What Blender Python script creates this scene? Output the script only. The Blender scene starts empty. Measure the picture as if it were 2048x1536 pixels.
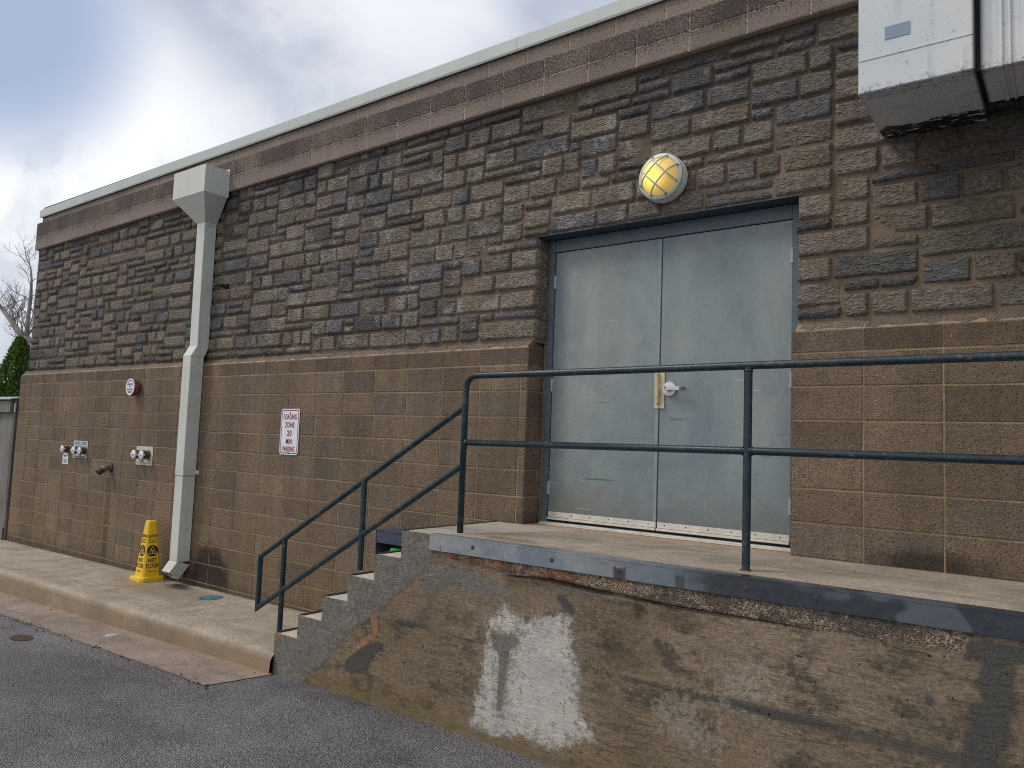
import bpy, bmesh, math, random
import numpy as np
from mathutils import Vector, Matrix, noise as mn
rnd = random.Random(7)
SC = bpy.context.scene
COL = SC.collection
R = math.radians
ORG = {}            # world position of every object's origin

# ------------------------------------------------------------------ camera numbers (solved from the block coursing)
CAMR = ((0.80118987, 0.59723545, 0.0374781), (-0.01652243, 0.08468343, -0.99627091), (-0.59818208, 0.79758293, 0.07771529))
CAMP = Vector((4.27971748, -4.72671609, 0.60772))
LENS = 36.0 * 1521.87 / 2048.0

# ------------------------------------------------------------------ mesh helpers
class MB:
    def __init__(s): s.v = []; s.f = []; s.c = []; s.m = []; s.cur = (1, 1, 1); s.mi = 0
    def add(s, vs, fs, col=None):
        o = len(s.v); s.v.extend([tuple(v) for v in vs])
        for f in fs:
            s.f.append([i + o for i in f]); s.c.append(col or s.cur); s.m.append(s.mi)
    def box(s, x0, x1, y0, y1, z0, z1, col=None):
        s.add([(x0, y0, z0), (x1, y0, z0), (x1, y1, z0), (x0, y1, z0), (x0, y0, z1), (x1, y0, z1), (x1, y1, z1), (x0, y1, z1)],
              [(0, 3, 2, 1), (4, 5, 6, 7), (0, 1, 5, 4), (1, 2, 6, 5), (2, 3, 7, 6), (3, 0, 4, 7)], col)
        return s
    def obox(s, c, ax, ay, az, hx, hy, hz, col=None):
        c = Vector(c); ax = Vector(ax).normalized() * hx; ay = Vector(ay).normalized() * hy; az = Vector(az).normalized() * hz
        vs = [c + ax * i + ay * j + az * k for k in (-1, 1) for (i, j) in ((-1, -1), (1, -1), (1, 1), (-1, 1))]
        s.add(vs, [(0, 3, 2, 1), (4, 5, 6, 7), (0, 1, 5, 4), (1, 2, 6, 5), (2, 3, 7, 6), (3, 0, 4, 7)], col); return s
    def frame(s, d):
        d = Vector(d).normalized(); u = d.cross(Vector((0, 0, 1)))
        if u.length < 1e-3: u = Vector((1, 0, 0))
        u.normalize(); return d, u, u.cross(d).normalized()
    def tube(s, pts, r, n=14, caps=True, col=None):
        pts = [Vector(q) for q in pts]; rs = r if isinstance(r, (list, tuple)) else [r] * len(pts)
        ts = []
        for i in range(len(pts)):
            a = (pts[i] - pts[i - 1]).normalized() if i else None
            b = (pts[i + 1] - pts[i]).normalized() if i < len(pts) - 1 else None
            ts.append(((a + b).normalized() if a and b else (a or b)))
        _, u, w = s.frame(ts[0]); vs = []
        for i, q in enumerate(pts):
            t = ts[i]
            u = (u - t * u.dot(t)).normalized(); w = t.cross(u)
            sc = 1.0
            if 0 < i < len(pts) - 1:
                cs = max(.5, t.dot((pts[i + 1] - q).normalized())); sc = 1.0 / cs
                bend = ((pts[i + 1] - q).normalized() - (q - pts[i - 1]).normalized())
                bend = bend.normalized() if bend.length > 1e-4 else Vector((0, 0, 0))
            else: bend = Vector((0, 0, 0))
            for k in range(n):
                a = 2 * math.pi * k / n; o = u * math.cos(a) * rs[i] + w * math.sin(a) * rs[i]
                o = o + bend * o.dot(bend) * (sc - 1); vs.append(q + o)
        fs = []
        for i in range(len(pts) - 1):
            for k in range(n):
                fs.append((i * n + k, i * n + (k + 1) % n, (i + 1) * n + (k + 1) % n, (i + 1) * n + k))
        if caps: fs.append(tuple(range(n - 1, -1, -1))); fs.append(tuple((len(pts) - 1) * n + k for k in range(n)))
        s.add(vs, fs, col); return s
    def lathe(s, o, axis, prof, n=32, caps=(True, True), col=None, u=None):
        o = Vector(o); d, u0, w = s.frame(axis); vs = []
        for (r, h) in prof:
            for k in range(n):
                a = 2 * math.pi * k / n; vs.append(o + d * h + (u0 * math.cos(a) + w * math.sin(a)) * r)
        fs = [(i * n + k, i * n + (k + 1) % n, (i + 1) * n + (k + 1) % n, (i + 1) * n + k) for i in range(len(prof) - 1) for k in range(n)]
        if caps[0]: fs.append(tuple(range(n - 1, -1, -1)))
        if caps[1]: fs.append(tuple((len(prof) - 1) * n + k for k in range(n)))
        s.add(vs, fs, col); return s
    def loft(s, rings, caps=True, col=None):
        n = len(rings[0]); vs = [q for r in rings for q in r]
        fs = [(i * n + k, i * n + (k + 1) % n, (i + 1) * n + (k + 1) % n, (i + 1) * n + k) for i in range(len(rings) - 1) for k in range(n)]
        if caps: fs.append(tuple(range(n - 1, -1, -1))); fs.append(tuple((len(rings) - 1) * n + k for k in range(n)))
        s.add(vs, fs, col); return s
    def build(s, name, mats, parent=None, smooth=False, bevel=0, recalc=True, merge=0):
        me = bpy.data.meshes.new(name); o = bpy.data.objects.new(name, me); COL.objects.link(o)
        off = ORG[parent] if parent else Vector((0, 0, 0)); ORG[o] = off
        me.from_pydata([(v[0] - off.x, v[1] - off.y, v[2] - off.z) for v in s.v], [], s.f)
        mats = mats if isinstance(mats, (list, tuple)) else [mats]
        for m in mats: me.materials.append(m)
        me.polygons.foreach_set('material_index', s.m)
        ca = me.color_attributes.new('tint', 'FLOAT_COLOR', 'CORNER')
        arr = np.ones((len(me.loops), 4), np.float32); k = 0
        cnt = np.array([len(f) for f in s.f]); arr[:, :3] = np.repeat(np.array(s.c, np.float32), cnt, axis=0)
        ca.data.foreach_set('color', arr.ravel())
        if recalc or bevel or merge:
            bm = bmesh.new(); bm.from_mesh(me)
            if merge: bmesh.ops.remove_doubles(bm, verts=bm.verts, dist=merge)
            if recalc: bmesh.ops.recalc_face_normals(bm, faces=bm.faces)
            if bevel:
                ed = [e for e in bm.edges if len(e.link_faces) == 2 and e.calc_face_angle(0) > R(28)]
                bmesh.ops.bevel(bm, geom=ed, offset=bevel, segments=2, affect='EDGES', clamp_overlap=True)
            bm.to_mesh(me); bm.free()
        if smooth:
            me.polygons.foreach_set('use_smooth', [True] * len(me.polygons))
            if smooth != 'all':
                try: me.set_sharp_from_angle(angle=R(smooth if smooth > 1 else 35))
                except Exception: pass
        if parent: o.parent = parent
        return o

def tag(o, label=None, cat=None, group=None, kind=None):
    if label: o['label'] = label
    if cat: o['category'] = cat
    if group: o['group'] = group
    if kind: o['kind'] = kind
    return o
def thing(name, loc, label, cat, group=None):
    o = bpy.data.objects.new(name, None); o.empty_display_size = .1; COL.objects.link(o); o.location = loc
    ORG[o] = Vector(loc); return tag(o, label, cat, group)

def letters(mb, txt, size, M, sx=1.0, thick=.0012, align='CENTER', col=None, space=1.0, bold=0):
    """lettering as thin solid shapes: M maps (x right, y up, z out) to the world"""
    cu = bpy.data.curves.new('lettering', 'FONT'); cu.body = txt; cu.size = size; cu.align_x = align; cu.extrude = thick / 2; cu.offset = bold * size
    cu.resolution_u = 3; cu.space_character = space
    ob = bpy.data.objects.new('lettering', cu); COL.objects.link(ob)
    dg = bpy.context.evaluated_depsgraph_get(); me = ob.evaluated_get(dg).to_mesh()
    S = Matrix.Diagonal((sx, 1, 1, 1))
    mb.add([M @ (S @ v.co) for v in me.vertices], [tuple(q.vertices) for q in me.polygons], col)
    ob.evaluated_get(dg).to_mesh_clear(); bpy.data.objects.remove(ob); bpy.data.curves.remove(cu)
def basis(o, x, y):
    x = Vector(x).normalized(); y = Vector(y).normalized(); z = x.cross(y)
    return Matrix(((x.x, y.x, z.x, o[0]), (x.y, y.y, z.y, o[1]), (x.z, y.z, z.z, o[2]), (0, 0, 0, 1)))

# ------------------------------------------------------------------ shader helpers
class G:
    def __init__(s, name, disp=False):
        s.mat = bpy.data.materials.new(name); s.mat.use_nodes = True; s.t = s.mat.node_tree; s.t.nodes.clear()
        s.o = s.t.nodes.new('ShaderNodeOutputMaterial'); s.p = s.n('ShaderNodeNewGeometry').outputs['Position']
    def n(s, ty, **kw):
        q = s.t.nodes.new(ty)
        for k, v in kw.items(): setattr(q, k, v)
        return q
    def lk(s, sock, v):
        if v is None: return
        if isinstance(v, bpy.types.NodeSocket): s.t.links.new(v, sock)
        else:
            if sock.type == 'RGBA' and len(v) == 3: v = (*v, 1)
            sock.default_value = v
    def n_warp(s):
        q = s.n('ShaderNodeVectorMath', operation='MULTIPLY_ADD'); s.lk(q.inputs[0], s.noise(40, 3, .6, None, 0, 'Color')); q.inputs[1].default_value = (.02, .02, .02); s.lk(q.inputs[2], s.p); return q.outputs[0]
    def m(s, op, a, b=None, c=None, clamp=False):
        q = s.n('ShaderNodeMath', operation=op, use_clamp=clamp)
        for i, v in enumerate((a, b, c)): s.lk(q.inputs[i], v)
        return q.outputs[0]
    def mapv(s, v, sc=(1, 1, 1), rot=(0, 0, 0), loc=(0, 0, 0)):
        q = s.n('ShaderNodeMapping'); s.lk(q.inputs['Vector'], v); q.inputs['Scale'].default_value = sc
        q.inputs['Rotation'].default_value = rot; q.inputs['Location'].default_value = loc; return q.outputs[0]
    def ridge(s, scale, v=None, det=4, rough=.6, gain=2.0):
        q = s.n('ShaderNodeTexNoise', noise_type='RIDGED_MULTIFRACTAL'); q.normalize = True; s.lk(q.inputs['Vector'], v or s.p); q.inputs['Scale'].default_value = scale
        q.inputs['Detail'].default_value = det; q.inputs['Roughness'].default_value = rough; q.inputs['Gain'].default_value = gain; return q.outputs['Fac']
    def noise(s, scale, det=4, rough=.55, v=None, dist=0, out='Fac'):
        q = s.n('ShaderNodeTexNoise'); s.lk(q.inputs['Vector'], v or s.p); q.inputs['Scale'].default_value = scale
        q.inputs['Detail'].default_value = det; q.inputs['Roughness'].default_value = rough; q.inputs['Distortion'].default_value = dist
        return q.outputs[out]
    def vor(s, scale, v=None, feat='F1', out='Distance', rand=1):
        q = s.n('ShaderNodeTexVoronoi', feature=feat); s.lk(q.inputs['Vector'], v or s.p); q.inputs['Scale'].default_value = scale
        q.inputs['Randomness'].default_value = rand; return q.outputs[out]
    def ss(s, x, a, b, lo=0, hi=1):
        q = s.n('ShaderNodeMapRange', interpolation_type='SMOOTHSTEP'); s.lk(q.inputs[0], x)
        for i, v in ((1, a), (2, b), (3, lo), (4, hi)): s.lk(q.inputs[i], v)
        return q.outputs[0]
    def lin(s, x, a, b, lo=0, hi=1):
        q = s.n('ShaderNodeMapRange'); s.lk(q.inputs[0], x)
        for i, v in ((1, a), (2, b), (3, lo), (4, hi)): s.lk(q.inputs[i], v)
        return q.outputs[0]
    def mix(s, f, a, b, mode='MIX'):
        q = s.n('ShaderNodeMix', data_type='RGBA', blend_type=mode); s.lk(q.inputs[0], f); s.lk(q.inputs[6], a); s.lk(q.inputs[7], b)
        return q.outputs[2]
    def ramp(s, x, st):
        q = s.n('ShaderNodeValToRGB'); s.lk(q.inputs[0], x); e = q.color_ramp.elements
        while len(e) < len(st): e.new(.5)
        for i, (a, c) in enumerate(st): e[i].position = a; e[i].color = (*c, 1) if len(c) == 3 else c
        return q.outputs[0]
    def attr(s, name, out='Color'):
        q = s.n('ShaderNodeAttribute', attribute_name=name); return q.outputs[out]
    def xyz(s, v=None):
        q = s.n('ShaderNodeSeparateXYZ'); s.lk(q.inputs[0], v or s.p); return q.outputs
    def mul(s, c, f):     # colour times scalar socket
        q = s.n('ShaderNodeVectorMath', operation='SCALE'); s.lk(q.inputs[0], c); s.lk(q.inputs['Scale'], f); return q.outputs[0]
    def bump(s, h, st=1, d=.01, nrm=None):
        q = s.n('ShaderNodeBump'); s.lk(q.inputs['Height'], h); q.inputs['Strength'].default_value = st
        q.inputs['Distance'].default_value = d; s.lk(q.inputs['Normal'], nrm); return q.outputs[0]
    def done(s, col, rough=.8, metal=0, nrm=None, spec=.5, emi=None, emis=0, coat=0):
        b = s.n('ShaderNodeBsdfPrincipled'); s.lk(b.inputs['Base Color'], col); s.lk(b.inputs['Roughness'], rough)
        s.lk(b.inputs['Metallic'], metal); s.lk(b.inputs['Normal'], nrm); s.lk(b.inputs['Specular IOR Level'], spec)
        if emi is not None: s.lk(b.inputs['Emission Color'], emi); s.lk(b.inputs['Emission Strength'], emis)
        if coat: b.inputs['Coat Weight'].default_value = coat
        s.t.links.new(b.outputs[0], s.o.inputs[0]); return s.mat

def simple(name, col, rough=.6, metal=0, var=.12, scale=8, bump=0, bscale=60, spec=.5):
    g = G(name); n = g.noise(scale, 5, .6); n2 = g.noise(scale * 9, 3)
    f = g.m('ADD', g.lin(n, .3, .7, 1 - var, 1 + var), g.lin(n2, .3, .7, -var * .4, var * .4))
    nr = g.bump(g.noise(bscale, 4), bump, .004) if bump else None
    return g.done(g.mul(col, f), g.lin(n, .3, .7, rough - .06, rough + .08), metal, nr, spec)

# ------------------------------------------------------------------ materials
def mat_cmu():
    g = G('split_block'); x, y, z = g.xyz()
    t = g.attr('tint')
    big = g.noise(1.1, 5, .6); strk = g.noise(1, 5, .6, g.mapv(g.p, (5.5, 5.5, .5)))
    pit = g.noise(95, 3, .65); pv = g.vor(70); gr = g.noise(210, 3, .7); pit2 = g.noise(42, 2, .6)
    c = g.mul(t, g.m('MULTIPLY', g.lin(big, .3, .7, .78, 1.2), g.lin(strk, .3, .7, .82, 1.16)))
    c = g.mul(c, g.lin(gr, .3, .7, .50, 1.48))
    blot = g.noise(17, 4, .65)
    c = g.mul(c, g.lin(blot, .3, .7, .84, 1.15))
    rd = g.ridge(48, None, 3, .6); c = g.mul(c, g.lin(rd, .25, .75, .72, 1.22))
    c = g.mix(g.ss(pit, .575, .66, 0, .62), c, (.022, .016, .012))
    c = g.mix(g.ss(g.noise(120, 2, .5, g.mapv(g.p, loc=(9, 3, 1))), .63, .74, 0, .55), c, (.40, .31, .22))
    # water and dirt marks: ochre wash low down left of the stair, black soot beside the downspout foot, grime and painted contact shade along the sidewalk
    och = g.m('MULTIPLY', g.ss(z, .1, -.75), g.ss(g.noise(.9, 4, .6, g.mapv(g.p, (2.2, 1, .8), loc=(3, 1, 7))), .42, .66))
    c = g.mix(g.m('MULTIPLY', och, .55), c, (.215, .140, .068))
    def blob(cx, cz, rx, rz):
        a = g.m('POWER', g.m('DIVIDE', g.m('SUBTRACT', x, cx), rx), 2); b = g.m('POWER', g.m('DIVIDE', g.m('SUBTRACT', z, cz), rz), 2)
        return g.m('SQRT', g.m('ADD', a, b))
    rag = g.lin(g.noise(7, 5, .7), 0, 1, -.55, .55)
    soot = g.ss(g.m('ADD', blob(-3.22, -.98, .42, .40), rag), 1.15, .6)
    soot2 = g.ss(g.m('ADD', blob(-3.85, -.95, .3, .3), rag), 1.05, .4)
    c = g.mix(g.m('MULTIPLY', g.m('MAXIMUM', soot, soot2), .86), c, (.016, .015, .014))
    st1 = g.m('MULTIPLY', g.m('MULTIPLY', g.ss(g.m('ABSOLUTE', g.m('SUBTRACT', x, g.m('ADD', -5.56, g.m('MULTIPLY', rag, .03)))), .11, .02), g.ss(z, -1.15, -.1, .75, .5)), g.ss(z, .04, -.02))
    c = g.mix(st1, c, (.060, .042, .030))
    st2 = g.m('MULTIPLY', g.ss(g.m('ABSOLUTE', g.m('SUBTRACT', x, -4.96)), .11, .02), g.m('MULTIPLY', g.ss(z, 1.1, .9), g.ss(z, .25, .8)))
    c = g.mix(g.m('MULTIPLY', st2, .5), c, (.135, .075, .038))
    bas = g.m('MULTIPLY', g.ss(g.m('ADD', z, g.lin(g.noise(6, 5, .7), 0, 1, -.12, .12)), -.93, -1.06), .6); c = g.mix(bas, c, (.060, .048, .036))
    # a dark scuffed sweep at the foot of the right-hand blocks on the landing
    sw = g.m('MULTIPLY', g.ss(g.m('ADD', blob(3.62, .03, .42, .11), rag), 1.1, .3), .75)
    c = g.mix(sw, c, (.022, .020, .019))
    sw2 = g.m('MULTIPLY', g.ss(g.m('ADD', blob(1.25, .0, .6, .12), rag), 1.2, .3), .55)
    c = g.mix(sw2, c, (.035, .024, .018))
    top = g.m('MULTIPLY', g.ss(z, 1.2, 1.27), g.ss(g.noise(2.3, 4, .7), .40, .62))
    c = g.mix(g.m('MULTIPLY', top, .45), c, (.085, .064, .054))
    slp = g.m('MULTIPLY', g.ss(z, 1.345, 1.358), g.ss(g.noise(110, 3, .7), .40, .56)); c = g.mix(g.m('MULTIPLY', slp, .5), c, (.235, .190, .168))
    h = g.m('ADD', g.m('MULTIPLY', g.m('ADD', pit, g.m('MULTIPLY', gr, .7)), 1), g.m('MULTIPLY', pit2, .9))
    h = g.m('SUBTRACT', g.m('ADD', h, g.m('MULTIPLY', rd, .8)), g.ss(pit, .57, .68, 0, .9))
    return g.done(c, .85, 0, g.bump(h, 1, .008), .25)

def mat_stone():
    g = G('veneer_stone'); x, y, z = g.xyz(); t = g.attr('tint')
    d = g.mapv(g.p, (1, 1, 2.1), (0, R(-38), 0))
    n1 = g.noise(20, 5, .65, d); n2 = g.noise(34, 4, .7, g.mapv(g.p, (1, 1, 2.2), (0, R(-40), 0))); rg_ = g.ridge(26, g.mapv(g.p, (1, 1, 2.4), (0, R(-42), 0))); n3 = g.noise(5, 4, .6)
    n4 = g.noise(150, 2, .6)
    c = g.mul(t, g.m('MULTIPLY', g.lin(n1, .34, .66, .74, 1.22), g.m('MULTIPLY', g.lin(n2, .36, .64, .66, 1.30), g.lin(rg_, .25, .75, .70, 1.24))))  # hollows painted darker here, standing in for relief shading
    c = g.mul(c, g.lin(n4, .3, .7, .65, 1.35))
    # pale bloom on scattered stones, more around the middle of the wall
    bl = g.m('MULTIPLY', g.ss(n3, .49, .66), g.ss(n2, .36, .58))
    mid = g.m('MULTIPLY', g.ss(x, -4.2, -1.5), g.ss(x, 3.2, 1.6))
    c = g.mix(g.m('MULTIPLY', bl, g.lin(mid, 0, 1, .12, .62)), c, (.43, .42, .40))
    # black run-off below the fascia, broken up along the wall
    run = g.m('MULTIPLY', g.ss(z, 2.85, 3.3), g.ss(g.noise(1.6, 4, .6, g.mapv(g.p, (1, 1, .5))), .36, .62))
    c = g.mix(g.m('MULTIPLY', run, .5), c, (.034, .032, .036))
    # darker field under the duct
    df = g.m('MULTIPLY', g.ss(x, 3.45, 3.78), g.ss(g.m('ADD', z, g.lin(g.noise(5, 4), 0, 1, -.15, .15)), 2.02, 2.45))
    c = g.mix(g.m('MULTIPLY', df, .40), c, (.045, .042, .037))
    grn = g.m('MULTIPLY', g.m('MULTIPLY', g.ss(x, 2.6, 3.6), g.ss(z, 2.5, 1.7)), g.ss(g.noise(3, 3), .35, .7))
    c = g.mix(g.m('MULTIPLY', grn, .45), c, (.105, .100, .066))
    h = g.m('ADD', g.m('MULTIPLY', n1, .7), g.m('ADD', g.m('MULTIPLY', n2, .6), g.m('MULTIPLY', rg_, .7)))
    return g.done(c, .88, 0, g.bump(h, 1, .045), .25)

def mat_mortar(name='mortar', c0=(.245, .165, .105), dirty=False):
    g = G(name); x, y, z = g.xyz(); n = g.noise(2.0, 4); f = g.noise(120, 3, .7)
    c = g.mul(c0, g.m('MULTIPLY', g.lin(n, .3, .7, .7, 1.25), g.lin(f, .3, .7, .8, 1.2)))
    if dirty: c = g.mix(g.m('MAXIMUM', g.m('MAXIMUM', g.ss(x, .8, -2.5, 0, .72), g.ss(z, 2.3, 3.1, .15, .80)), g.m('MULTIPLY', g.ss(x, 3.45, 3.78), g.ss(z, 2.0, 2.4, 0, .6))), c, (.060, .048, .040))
    return g.done(c, .9, 0, g.bump(f, .6, .004), .2)

def mat_fascia():
    g = G('fascia_block'); x, y, z = g.xyz(); t = g.attr('tint')
    gr = g.noise(190, 3, .7); pit = g.noise(75, 3, .65); big = g.noise(1.3, 4)
    c = g.mul(t, g.m('MULTIPLY', g.lin(gr, .3, .7, .72, 1.28), g.lin(big, .3, .7, .85, 1.12)))
    zr = g.m('ADD', g.m('DIVIDE', g.m('SUBTRACT', z, g.m('ADD', 3.332, g.m('MULTIPLY', x, .0085))), g.m('SUBTRACT', .318, g.m('MULTIPLY', x, .0115))), 0)                      # height along the course
    up = g.m('MULTIPLY', g.ss(zr, .12, .62), g.ss(zr, 1.02, 1.0))      # weathered upper course
    w = g.noise(1.5, 5, .65, g.mapv(g.p, (1, 1, .6)))
    spk = g.noise(62, 5, .8)
    a = g.m('MULTIPLY', up, g.lin(w, .32, .58, .35, 1))
    st = g.ss(g.m('ADD', g.m('ADD', g.m('MULTIPLY', spk, 1.25), -.125), g.m('MULTIPLY', a, .20)), .54, .68)
    drip = g.m('MULTIPLY', g.ss(g.noise(1, 5, .65, g.mapv(g.p, (4.5, 1, .35))), .55, .68), g.m('MULTIPLY', g.ss(zr, 0, .9, .35, .9), g.ss(zr, 1.02, 1.0)))
    st2 = g.m('MULTIPLY', drip, g.ss(spk, .38, .62, .25, 1))
    c = g.mix(g.m('MULTIPLY', g.m('MAXIMUM', st, st2), .85), c, (.030, .024, .028))
    c = g.mix(g.ss(pit, .6, .7, 0, .5), c, (.05, .036, .032))
    h = g.m('ADD', gr, g.m('MULTIPLY', pit, .8))
    return g.done(c, .85, 0, g.bump(h, .8, .006), .3)

def mat_door():
    g = G('weathered_door_paint'); x, y, z = g.xyz()
    a = g.noise(1.3, 6, .62, g.mapv(g.p, (1.3, 1, .7), loc=(2, 0, .3)), .5); v = g.noise(1, 5, .6, g.mapv(g.p, (9, 1, .55)))
    f = g.noise(9, 6, .7); fine = g.noise(70, 3, .7)
    c = g.ramp(g.m('ADD', g.m('MULTIPLY', a, .85), g.m('MULTIPLY', v, .15)), [(.36, (.152, .198, .228)), (.50, (.202, .244, .258)), (.66, (.262, .298, .292))])
    c = g.mul(c, g.lin(fine, .3, .7, .93, 1.07))
    # rain-washed panels with stepped tops on the upper half, rubbed fields lower down
    def stepm(x0, x1, z1, zz=.9, sl=.25):
        return g.m('MULTIPLY', g.m('MULTIPLY', g.ss(x, x0, x0 + .03), g.ss(x, x1, x1 - .04)), g.m('MULTIPLY', g.ss(g.m('SUBTRACT', z, g.m('MULTIPLY', x, sl)), z1, z1 - .012), g.ss(z, zz, zz + .7)))
    s1 = g.m('MAXIMUM', g.m('MAXIMUM', stepm(1.13, 1.28, 1.62), stepm(1.36, 1.62, 1.60)), stepm(1.895, 2.04, 1.37))
    s1 = g.m('MULTIPLY', s1, g.lin(f, .3, .7, .5, 1))
    c = g.mix(g.m('MULTIPLY', s1, .5), c, (.190, .212, .222))
    edge = g.m('MAXIMUM', g.ss(g.m('ABSOLUTE', g.m('SUBTRACT', x, .985)), .16, .0), g.ss(z, 1.93, 2.12))  # darker left edge; the top is painted darker for the lintel's shade
    c = g.mix(g.m('MULTIPLY', edge, g.lin(f, .3, .7, .25, .75)), c, (.115, .155, .195))
    rub = g.m('MULTIPLY', g.ss(g.noise(2.6, 5, .7, None, .6), .52, .66), g.ss(fine, .3, .6, .5, 1))
    c = g.mix(g.m('MULTIPLY', rub, .42), c, (.130, .160, .178))
    # grime low down, with scratches
    low = g.m('MULTIPLY', g.ss(g.m('ADD', z, g.lin(g.noise(4, 5, .7), 0, 1, -.3, .3)), .42, .02), .7)
    c = g.mix(low, c, (.120, .128, .130))
    sc = g.m('MULTIPLY', g.ss(g.noise(1, 2, .4, g.mapv(g.p, (2.2, 1, 70), (0, R(3), 0))), .70, .735), g.ss(g.noise(2.5, 3), .50, .62))
    sc = g.m('MULTIPLY', sc, g.ss(z, 1.25, .9))
    c = g.mix(g.m('MULTIPLY', sc, .8), c, (.055, .070, .080))
    sc2 = g.m('MULTIPLY', g.ss(g.noise(1, 2, .4, g.mapv(g.p, (3, 1, 55), (0, R(-24), 0))), .715, .74), g.ss(g.noise(2.2, 3, .5, g.mapv(g.p, loc=(4, 4, 4))), .53, .62))
    c = g.mix(g.m('MULTIPLY', sc2, .75), c, (.42, .45, .42))
    br = g.m('MULTIPLY', g.ss(g.noise(1.2, 3, .6, g.mapv(g.p, (1, 1, 1.6), loc=(8, 1, 2))), .54, .68), g.ss(z, .45, .1))
    c = g.mix(g.m('MULTIPLY', br, .5), c, (.22, .19, .14))
    return g.done(c, g.lin(f, .3, .7, .36, .56), 0, g.bump(g.m('ADD', g.noise(3, 3), g.m('MULTIPLY', fine, .15)), .12, .02), .5)

def mat_rail():
    g = G('teal_rail_paint'); n = g.noise(14, 5, .7); b = g.noise(60, 4, .7)
    c = g.mix(g.ss(n, .35, .7), (.006, .021, .030), (.012, .036, .048))
    c = g.mix(g.ss(g.m('ADD', g.m('MULTIPLY', n, .4), g.m('MULTIPLY', b, .6)), .565, .63), c, (.12, .085, .065))
    zz = g.xyz()[2]; ft = g.m('MULTIPLY', g.ss(g.m('ADD', zz, g.lin(b, .3, .7, -.03, .03)), .035, .0), g.ss(zz, -.02, -.01)); c = g.mix(g.m('MULTIPLY', ft, .7), c, (.075, .045, .028))
    return g.done(c, g.lin(b, .3, .7, .30, .48), 0, g.bump(b, .35, .003), .42)

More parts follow.
